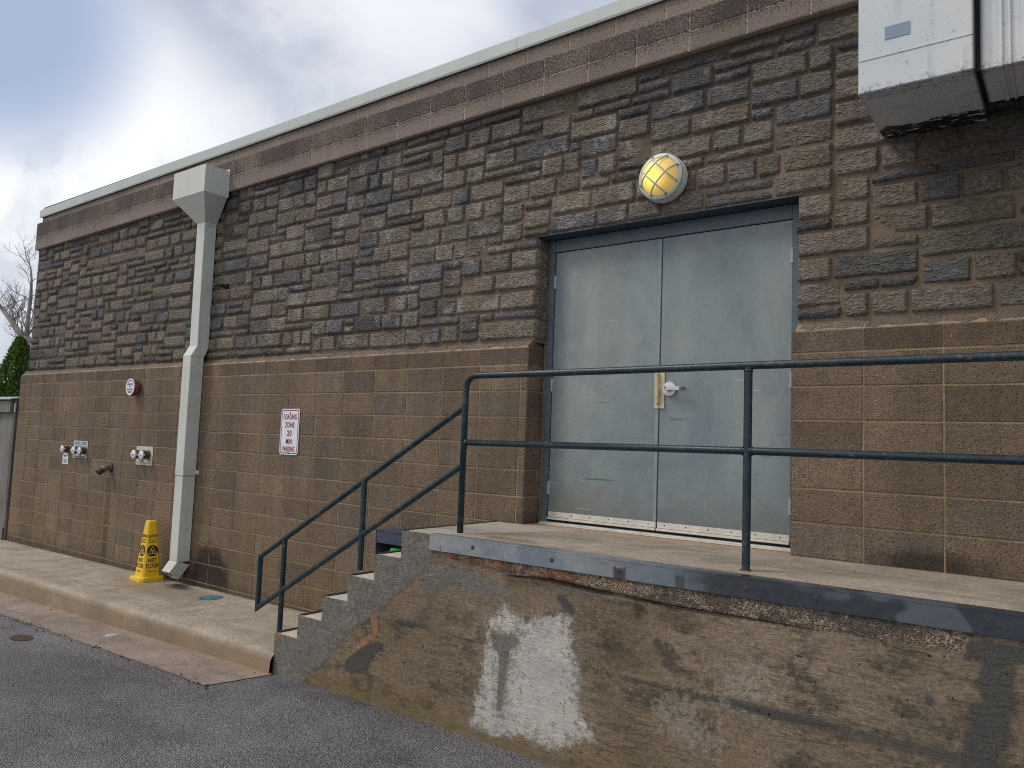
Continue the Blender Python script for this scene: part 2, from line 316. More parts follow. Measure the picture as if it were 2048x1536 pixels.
def mat_dock():
    g = G('form_cast_concrete'); x, y, z = g.xyz()
    A = lambda n: g.attr(n, 'Fac')
    grain = g.noise(1, 6, .7, g.mapv(g.p, (8, 1, 45)), 1.4); wood = g.noise(1, 5, .65, g.mapv(g.p, (2.6, 1, 17)), 3.0)
    f = g.noise(95, 4, .75); f2 = g.noise(28, 5, .75); big = g.noise(1.4, 5, .6, None, .4); med = g.noise(5, 5, .65)
    c = g.ramp(big, [(.30, (.142, .110, .079)), (.48, (.208, .160, .114)), (.68, (.268, .212, .158))])
    low = g.m('MULTIPLY', g.ss(z, -.55, -.64), 1)
    c = g.mix(g.m('MULTIPLY', low, .35), c, (.180, .132, .080))
    smg = g.m('MULTIPLY', g.ss(g.noise(3.2, 6, .75, g.mapv(g.p, (1, 1, 1.8), loc=(1, 7, 3))), .50, .64), .8); c = g.mix(smg, c, (.062, .056, .046))
    spt = g.ss(g.noise(13, 4, .7, g.mapv(g.p, (1, 1, 1.4))), .62, .68, 0, .75); c = g.mix(spt, c, (.060, .058, .053))
    pink = g.m('MULTIPLY', g.ss(x, 1.6, .3), g.m('MULTIPLY', g.ss(z, -.64, -.5), g.ss(med, .36, .6)))
    c = g.mix(g.m('MULTIPLY', pink, .5), c, (.225, .165, .125))
    wz = g.ss(g.noise(1.7, 4, .6, g.mapv(g.p, loc=(2, 5, 1))), .42, .60)
    c = g.mix(g.m('MULTIPLY', g.m('MULTIPLY', g.ss(wood, .50, .60), wz), .60), c, (.085, .074, .052))
    c = g.mix(g.m('MULTIPLY', g.m('MULTIPLY', g.ss(grain, .50, .64), g.lin(wz, 0, 1, .25, .9)), .6), c, (.085, .070, .050))
    c = g.mix(g.m('MULTIPLY', g.ss(grain, .42, .32), .25), c, (.32, .25, .16))
    c = g.mix(g.m('MULTIPLY', g.ss(med, .52, .66), .55), c, (.115, .102, .082))
    f3 = g.noise(48, 3, .7); c = g.mul(c, g.m('MULTIPLY', g.lin(f3, .34, .66, .78, 1.20), g.lin(f2, .3, .7, .80, 1.2)))
    moss = g.m('MULTIPLY', g.ss(z, -.92, -1.18), g.ss(g.noise(6, 4, .7), .34, .6))
    c = g.mix(g.m('MULTIPLY', moss, .55), c, (.150, .110, .040))
    # grey smears along the board seam
    sm = g.m('MULTIPLY', g.ss(g.m('ADD', g.m('ABSOLUTE', g.m('ADD', z, .615)), g.lin(f2, .3, .7, -.03, .03)), g.lin(x, 2.2, 4.2, .012, .085), .0), g.ss(g.noise(2.4, 3), .42, .52))
    c = g.mix(g.m('MULTIPLY', sm, .85), c, (.075, .077, .070))
    def region(name, wob, soft, n=None):
        n = n or f2
        return g.ss(g.m('ADD', A(name), g.m('MULTIPLY', g.m('SUBTRACT', n, .5), wob)), -soft, soft)
    wh = region('white', .34, .022, g.m('ADD', g.m('MULTIPLY', med, .5), g.m('MULTIPLY', f2, .5)))
    fl = g.noise(18, 6, .8, g.mapv(g.p, (1, 1, 1.3), loc=(2, 2, 9)))
    wh = g.m('MULTIPLY', wh, g.ss(g.m('ADD', fl, g.m('MULTIPLY', g.m('SUBTRACT', A('white'), .10), .7)), .38, .49, .28, 1))
    halo = region('white', .5, .12, med); c = g.mix(g.m('MULTIPLY', halo, .35), c, (.28, .26, .23))
    c = g.mix(g.m('MULTIPLY', wh, .92), c, g.mix(g.ss(med, .4, .65), (.52, .51, .48), (.41, .41, .41)))
    w2 = region('haze', .6, .05, g.m('ADD', g.m('MULTIPLY', med, .5), g.m('MULTIPLY', f2, .5)))
    c = g.mix(g.m('MULTIPLY', g.m('MULTIPLY', w2, g.ss(f2, .40, .58)), .5), c, (.34, .33, .31))
    gy = region('grey', .05, .008)
    gyc = g.mix(g.ss(f2, .35, .65), (.138, .131, .120), (.204, .193, .175))
    gyc = g.mix(g.m('MULTIPLY', g.ss(grain, .52, .62), .5), gyc, (.095, .090, .081))
    gyc = g.mul(gyc, g.m('MULTIPLY', g.lin(f3, .34, .66, .84, 1.14), g.lin(med, .3, .7, .82, 1.14)))
    c = g.mix(gy, c, gyc)
    dk = region('dark', .06, .010); dkc = g.mul((.072, .072, .069), g.lin(f, .25, .75, .6, 1.5))
    c = g.mix(g.m('MULTIPLY', dk, .95), c, dkc)
    ag = region('agg', .05, .006); av = g.vor(150, g.n_warp(), 'F1', 'Color'); avs = g.n('ShaderNodeSeparateColor'); g.lk(avs.inputs[0], av)
    agc = g.ramp(avs.outputs[0], [(.0, (.090, .080, .070)), (.35, (.20, .15, .11)), (.6, (.33, .23, .155)), (.85, (.42, .36, .29)), (1, (.52, .46, .40))])
    org = g.m('MULTIPLY', g.ss(x, 2.5, 1.9), g.ss(g.noise(5, 4, .7), .42, .56))
    agc = g.mix(g.m('MULTIPLY', org, .75), agc, g.mul((.40, .165, .070), g.lin(f2, .3, .7, .6, 1.3)))
    agc = g.mix(g.m('MULTIPLY', g.ss(g.noise(5, 5, .75, g.mapv(g.p, loc=(5, 2, 2))), .46, .56), .85), agc, (.105, .097, .086))
    agc = g.mix(g.m('MULTIPLY', g.ss(g.noise(6, 5, .75, g.mapv(g.p, loc=(1, 2, 7))), .54, .62), .6), agc, (.27, .15, .085))
    agc = g.mul(agc, g.lin(f, .3, .7, .6, 1.3))
    c = g.mix(ag, c, agc)
    og = region('rust', .05, .012); c = g.mix(g.m('MULTIPLY', og, .8), c, g.mul((.34, .17, .09), g.lin(f2, .3, .7, .6, 1.2)))
    cr = region('crack_shade', .02, .008); c = g.mix(g.m('MULTIPLY', cr, .92), c, (.030, .020, .014))  # groove below the band, with the lip's shadow line painted in
    wet = region('damp', .10, .05); c = g.mix(g.m('MULTIPLY', wet, .7), c, (.050, .032, .018))
    # form-tie bug holes
    hv = g.vor(6.5); hole = g.m('MULTIPLY', g.ss(hv, .045, .025), g.m('SUBTRACT', 1, gy))
    hv2 = g.vor(17, g.mapv(g.p, loc=(3, 1, 8))); hole = g.m('MAXIMUM', hole, g.ss(hv2, .075, .045))
    c = g.mix(g.m('MULTIPLY', hole, .9), c, (.022, .018, .014))
    h = g.m('ADD', g.m('MULTIPLY', f2, .6), g.m('ADD', g.m('MULTIPLY', grain, .7), g.m('MULTIPLY', f, .35)))
    h = g.m('ADD', h, g.m('MULTIPLY', g.m('MULTIPLY', ag, g.vor(150, g.n_warp())), -1.2))
    h = g.m('SUBTRACT', h, g.m('MULTIPLY', hole, 2.0)); h = g.m('SUBTRACT', h, g.m('MULTIPLY', cr, 2.5))
    return g.done(c, g.lin(f2, .3, .7, .82, .95), 0, g.bump(h, 1, .010), .12)

def mat_conc(name, base, var, dark, scale=1.0, pinkish=0, rough=.72):
    g = G(name); x, y, z = g.xyz()
    big = g.noise(1.0 * scale, 5, .6); med = g.noise(5 * scale, 5, .7); f = g.noise(110, 4, .75); sp = g.noise(55, 3, .6); st = g.noise(1, 4, .6, g.mapv(g.p, (1.2, 7, 1)))
    c = g.mix(g.ss(big, .32, .68), base, var)
    f4 = g.noise(42, 3, .7); c = g.mul(c, g.m('MULTIPLY', g.m('MULTIPLY', g.lin(f, .3, .7, .82, 1.18), g.lin(f4, .34, .66, .78, 1.2)), g.lin(med, .3, .7, .78, 1.18)))
    c = g.mix(g.m('MULTIPLY', g.ss(st, .52, .7), .4), c, dark)
    c = g.mix(g.ss(sp, .60, .70, 0, .65), c, dark); c = g.mix(g.ss(g.noise(1.9 * scale, 6, .72, g.mapv(g.p, loc=(3, 8, 1))), .50, .64, 0, .45), c, dark)
    return g, c, f, med, big

def mat_sidewalk():
    g, c, f, med, big = mat_conc('sidewalk_concrete', (.375, .328, .268), (.315, .272, .218), (.185, .156, .122))
    x, y, z = g.xyz()
    # damp apron spreading from the downspout foot, black at the spout
    a = g.m('SQRT', g.m('ADD', g.m('POWER', g.m('DIVIDE', g.m('ADD', x, 3.55), 1.25), 2), g.m('POWER', g.m('DIVIDE', g.m('ADD', y, .38), .36), 2)))
    w = g.ss(g.m('ADD', a, g.lin(g.noise(4, 5, .7), 0, 1, -.5, .5)), 1.1, .35)
    c = g.mix(g.m('MULTIPLY', w, .45), c, (.175, .135, .095))
    b = g.m('SQRT', g.m('ADD', g.m('POWER', g.m('DIVIDE', g.m('ADD', x, 3.5), .30), 2), g.m('POWER', g.m('DIVIDE', g.m('ADD', y, .16), .12), 2)))
    k = g.ss(g.m('ADD', b, g.lin(g.noise(14, 4, .7), 0, 1, -.7, .7)), 1.0, .3)
    c = g.mix(g.m('MULTIPLY', k, .85), c, (.030, .028, .026))
    wl = g.m('MULTIPLY', g.ss(g.m('ADD', y, g.lin(g.noise(12, 4, .7), 0, 1, -.05, .05)), -.045, .0), .75)
    c = g.mix(wl, c, (.060, .045, .033))
    rust = g.m('MULTIPLY', g.ss(g.noise(1.6, 3, .6, g.mapv(g.p, (1, 3, 1), loc=(4.2, 0, 0))), .60, .7), .3)
    c = g.mix(rust, c, (.36, .22, .12))
    for jx in (-8.35, -6.9, -5.42, -3.9, -2.36): 
        d = g.m('ABSOLUTE', g.m('SUBTRACT', g.m('ADD', x, g.lin(g.noise(9, 3), 0, 1, -.01, .01)), jx))
        c = g.mix(g.ss(d, .011, .005, 0, .75), c, (.085, .062, .045))
    return g.done(c, g.m('SUBTRACT', .78, g.m('MULTIPLY', w, .35)), 0, g.bump(g.m('ADD', f, g.m('MULTIPLY', med, .8)), .55, .005), .4)

def mat_kerb():
    g, c, f, med, big = mat_conc('kerb_concrete', (.36, .312, .252), (.30, .256, .202), (.175, .145, .112))
    x, y, z = g.xyz(); nz = g.n('ShaderNodeNewGeometry').outputs['Normal']; n = g.xyz(nz)
    face = g.m('MULTIPLY', g.ss(y, -1.0, -1.045), g.ss(g.noise(3, 5, .65, g.mapv(g.p, (1, 1, 1.5))), .25, .55, .55, 1))
    c = g.mix(g.m('MULTIPLY', face, .8), c, g.mix(g.ss(g.noise(2, 4), .4, .6), (.150, .108, .066), (.200, .134, .076)))
    js = g.ss(g.m('ABSOLUTE', g.m('ADD', g.m('ADD', y, .752), g.lin(g.noise(6, 4), 0, 1, -.02, .02))), .012, .004, 0, .6)
    c = g.mix(js, c, (.085, .065, .048))
    return g.done(c, .75, 0, g.bump(g.m('ADD', f, med), .6, .006), .35)

def mat_gutter():
    g, c, f, med, big = mat_conc('gutter_concrete', (.30, .240, .208), (.24, .190, .163), (.13, .098, .080))
    x, y, z = g.xyz()
    rd = g.ss(g.m('ADD', y, g.lin(g.noise(5, 4), 0, 1, -.1, .1)), -1.18, -1.05)
    c = g.mix(g.m('MULTIPLY', rd, .5), c, (.30, .200, .120))
    d = g.m('ABSOLUTE', g.m('ADD', x, 3.02)); c = g.mix(g.ss(d, .012, .004, 0, .6), c, (.11, .075, .06))
    return g.done(c, g.lin(big, .3, .7, .40, .62), 0, g.bump(g.m('ADD', f, med), .55, .006), .45)

def mat_landing():
    g, c, f, med, big = mat_conc('landing_concrete', (.365, .318, .258), (.305, .262, .208), (.16, .132, .102))
    x, y, z = g.xyz()
    # a crack runs out from the door jamb; the corner beyond it is a paler grey pour
    dl = g.m('ADD', g.m('SUBTRACT', x, g.m('MULTIPLY', g.m('ADD', y, .86), .42)), g.lin(g.noise(7, 4), 0, 1, -1.03, -.97))
    gp = g.ss(dl, .012, -.012); c = g.mix(g.m('MULTIPLY', gp, .75), c, g.mul((.40, .37, .33), g.lin(f, .3, .7, .72, 1.25)))
    c = g.mix(g.ss(g.m('ABSOLUTE', dl), .010, .003, 0, .8), c, (.085, .065, .050))
    tr = g.m('MULTIPLY', g.ss(g.noise(1, 5, .65, g.mapv(g.p, (1.1, 6, 1), loc=(1, 5, 0))), .52, .68), .5)
    c = g.mix(tr, c, (.165, .120, .080))
    st = g.m('SQRT', g.m('ADD', g.m('POWER', g.m('DIVIDE', g.m('SUBTRACT', x, 1.35), .30), 2), g.m('POWER', g.m('DIVIDE', g.m('ADD', y, .80), .10), 2)))
    c = g.mix(g.ss(g.m('ADD', st, g.lin(med, 0, 1, -.5, .5)), 1.05, .4, 0, .6), c, (.16, .115, .068))
    wl = g.ss(g.m('ADD', y, g.lin(g.noise(11, 4, .7), 0, 1, -.05, .05)), -.05, .0, 0, .5); c = g.mix(wl, c, (.36, .205, .12))
    return g.done(c, .75, 0, g.bump(g.m('ADD', f, med), .45, .004), .35)

def mat_asphalt():
    g = G('wet_asphalt'); x, y, z = g.xyz()
    v = g.vor(112, None, 'F1', 'Distance'); vc = g.vor(112, None, 'F1', 'Color'); sc = g.n('ShaderNodeSeparateColor'); g.lk(sc.inputs[0], vc)
    n = g.noise(60, 4, .75); big = g.noise(.8, 5, .6); med = g.noise(4, 5, .65)
    c = g.ramp(sc.outputs[0], [(0, (.100, .102, .117)), (.5, (.148, .150, .169)), (.85, (.192, .194, .213)), (1, (.28, .28, .295))])
    c = g.mul(c, g.m('MULTIPLY', g.lin(big, .3, .7, .8, 1.2), g.lin(med, .3, .7, .85, 1.15)))
    c = g.mul(c, g.ss(v, .72, .25, .48, 1.08)); dmp = g.ss(g.noise(.55, 5, .65, g.mapv(g.p, (1, 2.2, 1))), .44, .6); c = g.mul(c, g.lin(dmp, 0, 1, 1.1, .74))
    h = g.m('ADD', g.m('MULTIPLY', v, -1.2), g.m('MULTIPLY', n, .9))
    r = g.m('ADD', g.lin(g.m('ADD', g.m('MULTIPLY', big, .6), g.m('MULTIPLY', med, .4)), .35, .65, .20, .40), 0)
    return g.done(c, r, 0, g.bump(h, .85, .007), .6)

def mat_galv():
    g = G('galvanised_steel'); x, y, z = g.xyz(); a = g.noise(2.4, 5, .65, g.mapv(g.p, (1, 1, 2))); b = g.noise(28, 5, .75); d = g.noise(1, 4, .6, g.mapv(g.p, (30, 1, 4)))
    c = g.mix(g.ss(a, .38, .62), (.185, .225, .280), (.315, .345, .365))
    c = g.mix(g.m('MULTIPLY', g.ss(b, .50, .60), g.ss(a, .42, .58, .2, .8)), c, (.34, .36, .35))
    dk = g.ss(g.m('ADD', x, g.lin(a, .3, .7, -.45, .45)), 2.0, 3.0, 0, .95)
    c = g.mix(dk, c, g.mul((.034, .042, .056), g.lin(b, .3, .7, .75, 1.3)))
    spot = g.m('MULTIPLY', g.ss(g.noise(2.1, 2, .5, g.mapv(g.p, (1, 1, 1.3), loc=(7, 2, 3))), .57, .60), g.ss(x, 2.4, 3.0)); c = g.mix(g.m('MULTIPLY', spot, .65), c, (.135, .160, .195))
    def at(cx, w): return g.m('MULTIPLY', g.ss(g.m('ABSOLUTE', g.m('SUBTRACT', x, cx)), w, w * .5), g.ss(g.m('ADD', z, g.lin(b, .3, .7, -.02, .02)), -.035, -.05))
    c = g.mix(g.m('MULTIPLY', at(2.27, .05), .85), c, (.035, .035, .04)); c = g.mix(g.m('MULTIPLY', at(2.62, .035), .6), c, (.03, .035, .05))
    c = g.mix(g.ss(g.noise(7, 3, .6, g.mapv(g.p, loc=(1, 1, 6))), .70, .73, 0, .7), c, (.26, .10, .04))
    return g.done(c, g.lin(b, .3, .7, .22, .38), g.lin(a, .3, .7, .35, .55), g.bump(b, .2, .003), .5)

def mat_duct():
    g = G('painted_duct'); x, y, z = g.xyz(); n = g.noise(2, 5, .6); s = g.noise(1, 5, .65, g.mapv(g.p, (9, 9, .8))); f = g.noise(35, 4, .75)
    c = g.mix(g.ss(n, .35, .65), (.52, .57, .62), (.60, .61, .62))
    c = g.mix(g.m('MULTIPLY', g.ss(s, .54, .68), .45), c, (.30, .35, .43))
    c = g.mix(g.m('MULTIPLY', g.ss(f, .62, .68), .5), c, (.09, .09, .09))
    # bare roof-tar strip along the back edge of the underside and the seams
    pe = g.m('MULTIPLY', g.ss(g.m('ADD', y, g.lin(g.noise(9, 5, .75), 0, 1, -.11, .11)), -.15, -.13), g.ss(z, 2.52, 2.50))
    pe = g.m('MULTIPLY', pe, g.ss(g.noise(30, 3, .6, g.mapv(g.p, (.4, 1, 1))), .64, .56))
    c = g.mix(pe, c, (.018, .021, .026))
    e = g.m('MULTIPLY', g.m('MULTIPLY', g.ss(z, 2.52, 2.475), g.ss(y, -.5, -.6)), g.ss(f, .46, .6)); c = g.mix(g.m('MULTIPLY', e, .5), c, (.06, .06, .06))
    k = g.m('MULTIPLY', g.ss(g.m('ABSOLUTE', g.m('SUBTRACT', x, 3.912)), .028, .008), .9); c = g.mix(k, c, (.020, .022, .025))
    return g.done(c, .45, 0, g.bump(g.m('ADD', n, g.m('MULTIPLY', f, .1)), .2, .01), .5)

def mat_wood():
    g = G('weathered_fence_wood'); t = g.attr('tint'); gr = g.noise(1, 6, .7, g.mapv(g.p, (40, 40, 2.2)), .4); n = g.noise(1.5, 4)
    c = g.mul(t, g.m('MULTIPLY', g.lin(gr, .3, .7, .6, 1.35), g.lin(n, .3, .7, .8, 1.2)))
    return g.done(c, .85, 0, g.bump(gr, .5, .004), .25)

def mat_leaf():
    g = G('evergreen_leaf'); t = g.attr('tint'); n = g.noise(3, 4)
    return g.done(g.mul(t, g.lin(n, .3, .7, .75, 1.25)), .6, 0, None, .3)

def mat_bark():
    g = G('pale_bark'); n = g.noise(2, 5, .65, g.mapv(g.p, (1, 1, .4))); f = g.noise(20, 4, .7)
    c = g.ramp(n, [(.3, (.13, .115, .10)), (.55, (.24, .22, .20)), (.75, (.33, .31, .29))])
    return g.done(g.mul(c, g.lin(f, .3, .7, .75, 1.2)), .9, 0, g.bump(f, .4, .01), .2)

def mat_lamp():
    g = G('lit_amber_glass'); x, y, z = g.xyz()
    a = g.m('SQRT', g.m('ADD', g.m('POWER', g.m('SUBTRACT', x, 1.945), 2), g.m('POWER', g.m('SUBTRACT', z, 2.47), 2)))
    f = g.ss(a, .15, .0)
    return g.done((.62, .45, .14), .35, 0, None, .5, g.mix(f, (.90, .56, .10), (1.0, .76, .12)), g.lin(f, 0, 1, .24, .92))

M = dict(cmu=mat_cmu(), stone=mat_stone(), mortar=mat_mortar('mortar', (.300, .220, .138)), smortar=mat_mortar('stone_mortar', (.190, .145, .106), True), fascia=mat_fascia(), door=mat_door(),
         rail=mat_rail(), dock=mat_dock(), walk=mat_sidewalk(), kerb=mat_kerb(), gutter=mat_gutter(), landing=mat_landing(), asphalt=mat_asphalt(),
         galv=mat_galv(), duct=mat_duct(), wood=mat_wood(), leaf=mat_leaf(), bark=mat_bark(), lamp=mat_lamp())
M['coping'] = simple('coping_metal', (.42, .47, .455), .42, 0, .06, 1.5)
def mat_spout():
    g = G('downspout_paint'); x, y, z = g.xyz(); n = g.noise(2.2, 5, .6); st = g.noise(1, 5, .7, g.mapv(g.p, (30, 30, 1.1))); f = g.noise(40, 4, .8)
    c = g.mul((.54, .57, .54), g.lin(n, .3, .7, .93, 1.06)); c = g.mix(g.m('MULTIPLY', g.ss(st, .54, .70), .38), c, (.27, .265, .235))
    lowd = g.m('MULTIPLY', g.ss(z, -.55, -1.0), g.ss(f, .35, .6)); c = g.mix(g.m('MULTIPLY', lowd, .45), c, (.20, .18, .14))
    c = g.mix(g.ss(f, .66, .70, 0, .6), c, (.16, .14, .11))
    return g.done(c, g.lin(n, .3, .7, .36, .5), 0, g.bump(n, .25, .02), .45)
M['spout'] = mat_spout()
M['frame'] = simple('door_frame_paint', (.080, .112, .142), .5, 0, .2, 6)
M['soffit'] = simple('lintel_paint', (.040, .060, .080), .5, 0, .25, 6)
M['alu'] = simple('aluminium', (.62, .60, .55), .42, .35, .12, 12)
M['chrome'] = simple('brushed_steel', (.55, .56, .60), .30, .55, .1, 20)
M['strip'] = simple('meeting_strip_paint', (.205, .255, .285), .45, 0, .15, 12)
M['hinge'] = simple('painted_hinge', (.32, .35, .38), .45, .2, .2, 30)
M['guard'] = simple('brassy_latch_plate', (.52, .44, .30), .40, .35, .25, 14)
M['black'] = simple('black_rubber', (.012, .012, .013), .6)
M['roof'] = simple('roof_membrane', (.20, .20, .20), .9)
M['seal'] = simple('grey_caulk', (.15, .14, .12), .8, 0, .3, 30)
M['lampring'] = simple('lamp_housing_paint', (.50, .55, .50), .42, 0, .08, 9)
M['white'] = simple('white_sign_face', (.66, .70, .76), .4, 0, .04, 9)
M['red'] = simple('red_sign_paint', (.27, .016, .040), .45, 0, .15, 30)
M['ink'] = simple('black_ink', (.012, .012, .012), .5)
M['blueink'] = simple('blue_ink', (.050, .075, .12), .5)
M['bellred'] = simple('faded_red_bell', (.21, .062, .045), .5, 0, .25, 20)
M['cap'] = simple('cap_chrome', (.72, .73, .74), .25, .45, .06, 20)
M['capdark'] = simple('dark_cap_metal', (.12, .12, .12), .35, .7, .2, 30)
M['brass'] = simple('tarnished_brass', (.20, .165, .11), .45, .5, .25, 30)
M['pipe'] = simple('rusty_pipe', (.070, .042, .030), .65, .3, .35, 25, .4)
M['yellow'] = simple('yellow_plastic', (.72, .46, .012), .42, 0, .07, 12)
M['cream'] = simple('cream_plate', (.50, .475, .40), .55, 0, .12, 12)
M['blueplastic'] = simple('navy_plastic', (.040, .056, .095), .4, 0, .25, 30, .5, 40)
M['greenplastic'] = simple('green_plastic', (.03, .42, .04), .5, 0, .2, 20)
M['lid'] = simple('blue_lid', (.040, .180, .235), .5, 0, .2, 12)
M['nosing'] = simple('dark_steel_nosing', (.030, .030, .036), .5, .3, .3, 30)
M['tread'] = simple('tread_concrete', (.47, .43, .36), .8, 0, .15, 14, .5)
M['flash'] = simple('blue_flashing', (.33, .42, .50), .35, .2, .1, 4)
M['cover'] = simple('pale_metal_cover', (.44, .44, .42), .45, .3, .2, 40, .3)
def mat_grit():
    g = G('grit'); return g.done(g.attr('tint'), .8, 0, None, .3)
M['grit'] = mat_grit()
M['muck'] = simple('wet_silt', (.050, .036, .022), .35, 0, .3, 40, .5, 90)

# ------------------------------------------------------------------ ground
def za(x):
    if x > 0: return -1.19
    if x > -12: return -1.19 + .0245 * x
    return -1.19 - .294
def zs(x): return -1.045 + .0093 * (max(x, -20) + 1)

g_ = MB(); xs = [-90, -60, -40, -25, -16, -12, -9, -7, -5, -3, -1.5, -.77, 0, 2, 5, 10, 25, 60]; ys = [-80, -40, -20, -10, -5, -2, 0, 6, 20, 60, 100]
vs = [(x, y, za(x)) for y in ys for x in xs]; nx = len(xs)
g_.add(vs, [(j * nx + i, j * nx + i + 1, (j + 1) * nx + i + 1, (j + 1) * nx + i) for j in range(len(ys) - 1) for i in range(nx - 1)])
tag(g_.build('asphalt', M['asphalt'], recalc=False), kind='structure')
# ragged asphalt lip along the gutter
def strip(mb, xs, prof):
    """prof(x) -> list of (y, z)"""
    P = [prof(x) for x in xs]; n = len(P[0]); vs = [(x, q[0], q[1]) for x, pr in zip(xs, P) for q in pr]
    mb.add(vs, [(i * n + k, (i + 1) * n + k, (i + 1) * n + k + 1, i * n + k + 1) for i in range(len(xs) - 1) for k in range(n - 1)])
def frange(a, b, d):
    n = max(1, int(round((b - a) / d))); return [a + (b - a) * i / n for i in range(n + 1)]
sw = MB(); strip(sw, frange(-14, -.6, .4), lambda x: [(-.755, zs(x)), (-.3, zs(x) + .004), (.05, zs(x) + .006)])
tag(sw.build('sidewalk', M['walk'], recalc=False), kind='structure')
kb = MB()
def kprof(x):
    j = lambda s, a: mn.noise(Vector((x * 1.7, s, 3))) * a
    t = zs(x) + .002; b = za(x) - .06
    return [(-.755, t), (-.9, t - .002), (-.972 + j(1, .006), t - .006), (-1.006 + j(2, .006), t - .018 + j(5, .004)), (-1.030 + j(3, .006), t - .042), (-1.042 + j(4, .004), t - .07), (-1.055, b)]
strip(kb, frange(-14, -.675, .1), kprof)
tag(kb.build('kerb', M['kerb'], smooth='all', recalc=False), kind='structure')
gt = MB(); gx = frange(-14, -.66, .12)
def gprof(x):
    w = 1.0 if x < -.77 else max(.02, (-.66 - x) / .11)
    e = -1.035 - .475 * w + mn.noise(Vector((x * 6, 2, 2))) * .012
    return [(-1.03, za(x) + .012), (-1.2 if w > .9 else (e - 1.03) / 2, za(x) + .008), (e, za(x) + .005)]
strip(gt, gx, gprof); tag(gt.build('gutter', M['gutter'], recalc=False), kind='structure')
lip = MB(); lx = frange(-14, -.80, .03)
def lprof(x):
    e = -1.500 + mn.noise(Vector((x * 6, 2, 2))) * .012 + abs(mn.noise(Vector((x * 14, 5, 2)))) * .022
    k = min(1, max(0, (-.80 - x) / .25)); e -= (1 - k) * .02
    return [(e, za(x) + .006 * k - .003 * (1 - k)), (e - .012, za(x) + .016 * k - .003), (e - .05, za(x) - .003 * (1 - k) + .011 * k + mn.noise(Vector((x * 20, 7, 1))) * .003), (e - .16, za(x) + .001 - .004 * (1 - k)), (e - .2, za(x) - .004)]
strip(lip, lx, lprof); tag(lip.build('asphalt_edge', M['asphalt'], smooth='all', recalc=False), kind='structure')
cb = MB(); rc_ = random.Random(5)
for _ in range(260):
    x = -rc_.random() ** 1.3 * 9 - .66; y = -1.525 + rc_.gauss(0, .022) if rc_.random() < .88 else -1.06 - abs(rc_.gauss(0, .03)); s_ = rc_.uniform(.0025, .007)
    c0 = Vector((x, y, za(x) + .010 + s_ * .3)); k_ = rc_.uniform(.03, .12)
    cb.obox(c0, (rc_.uniform(-1, 1), rc_.uniform(-1, 1), .2), (rc_.uniform(-1, 1), rc_.uniform(-1, 1), .5), (.2, .3, 1), s_, s_ * rc_.uniform(.5, 1), s_ * rc_.uniform(.4, .8), (k_, k_ * .95, k_ * .88))
tag(cb.build('loose_grit', M['grit'], recalc=False), 'loose dark grit scattered along the gutter edge', 'grit', kind='stuff')
pd = MB(); pc = Vector((-3.26, -1.76, 0)); ring = []
for k in range(28):
    a = 2 * math.pi * k / 28; r = 1 + .25 * mn.noise(Vector((math.cos(a) * 2, math.sin(a) * 2, 4)))
    x = pc.x + .14 * r * math.cos(a); ring.append((x, pc.y + .085 * r * math.sin(a), za(x) + .004))
pd.add(ring, [tuple(range(28))]); tag(pd.build('puddle', M['muck'], recalc=False), kind='structure')

# ------------------------------------------------------------------ building
BX0, BX1 = -8.534, 7.0
bld = thing('building', (0, 0, 0), 'long flat-roofed building of brown block below and rough stone above, with pale metal coping', 'building')
DX0, DX1 = .884, 2.868
core = MB()
core.box(BX0 + .1, DX0 - .004, .30, 14, -1.5, 3.86); core.box(DX1 + .004, BX1, .30, 14, -1.5, 3.86); core.box(DX0 - .004, DX1 + .004, .30, 14, 2.235, 3.86)
core.box(DX0 - .004, DX1 + .004, .42, 14, -1.5, 2.235)
core.build('core_wall', M['mortar'], bld)
rf = MB(); rf.box(BX0 + .16, BX1, .2, 14, 3.862, 3.88); rf.build('roof', M['roof'], bld)

def cmu_tint():
    b = rnd.gauss(1, .085); w = rnd.random(); c = (.258, .191, .134) if w > .16 else (.232, .186, .144)
    return (c[0] * b, c[1] * b, c[2] * b)
def blk(mb, O, U, N, u0, u1, z0, z1, col, ch=.005, rec=.009, ins=.0052, jit=.0012):
    """one block face: O + u*U, vertical z, N outward"""
    O = Vector(O); U = Vector(U); N = Vector(N); j = lambda: rnd.uniform(-jit, jit)
    a, b, c, d = u0 + ins, u1 - ins, z0 + ins, z1 - ins
    q = [(a, c), (b, c), (b, d), (a, d)]
    out = [O + U * (u + j()) - N * rec + Vector((0, 0, z + j())) for u, z in q]
    mid = [O + U * (u + j()) - N * .002 + Vector((0, 0, z + j())) for u, z in q]
    q2 = [(a + ch, c + ch), (b - ch, c + ch), (b - ch, d - ch), (a + ch, d - ch)]
    inn = [O + U * (u + j()) + N * j() + Vector((0, 0, z + j())) for u, z in q2]
    fs = [(i, (i + 1) % 4, 4 + (i + 1) % 4, 4 + i) for i in range(4)] + [(4 + i, 4 + (i + 1) % 4, 8 + (i + 1) % 4, 8 + i) for i in range(4)] + [(8, 9, 10, 11)]
    mb.add(out + mid + inn, fs, col)
colsL = [k * .4064 for k in range(-21, 3)] + [DX0]
colsR = [DX1 + k * .4064 for k in range(0, 11)]
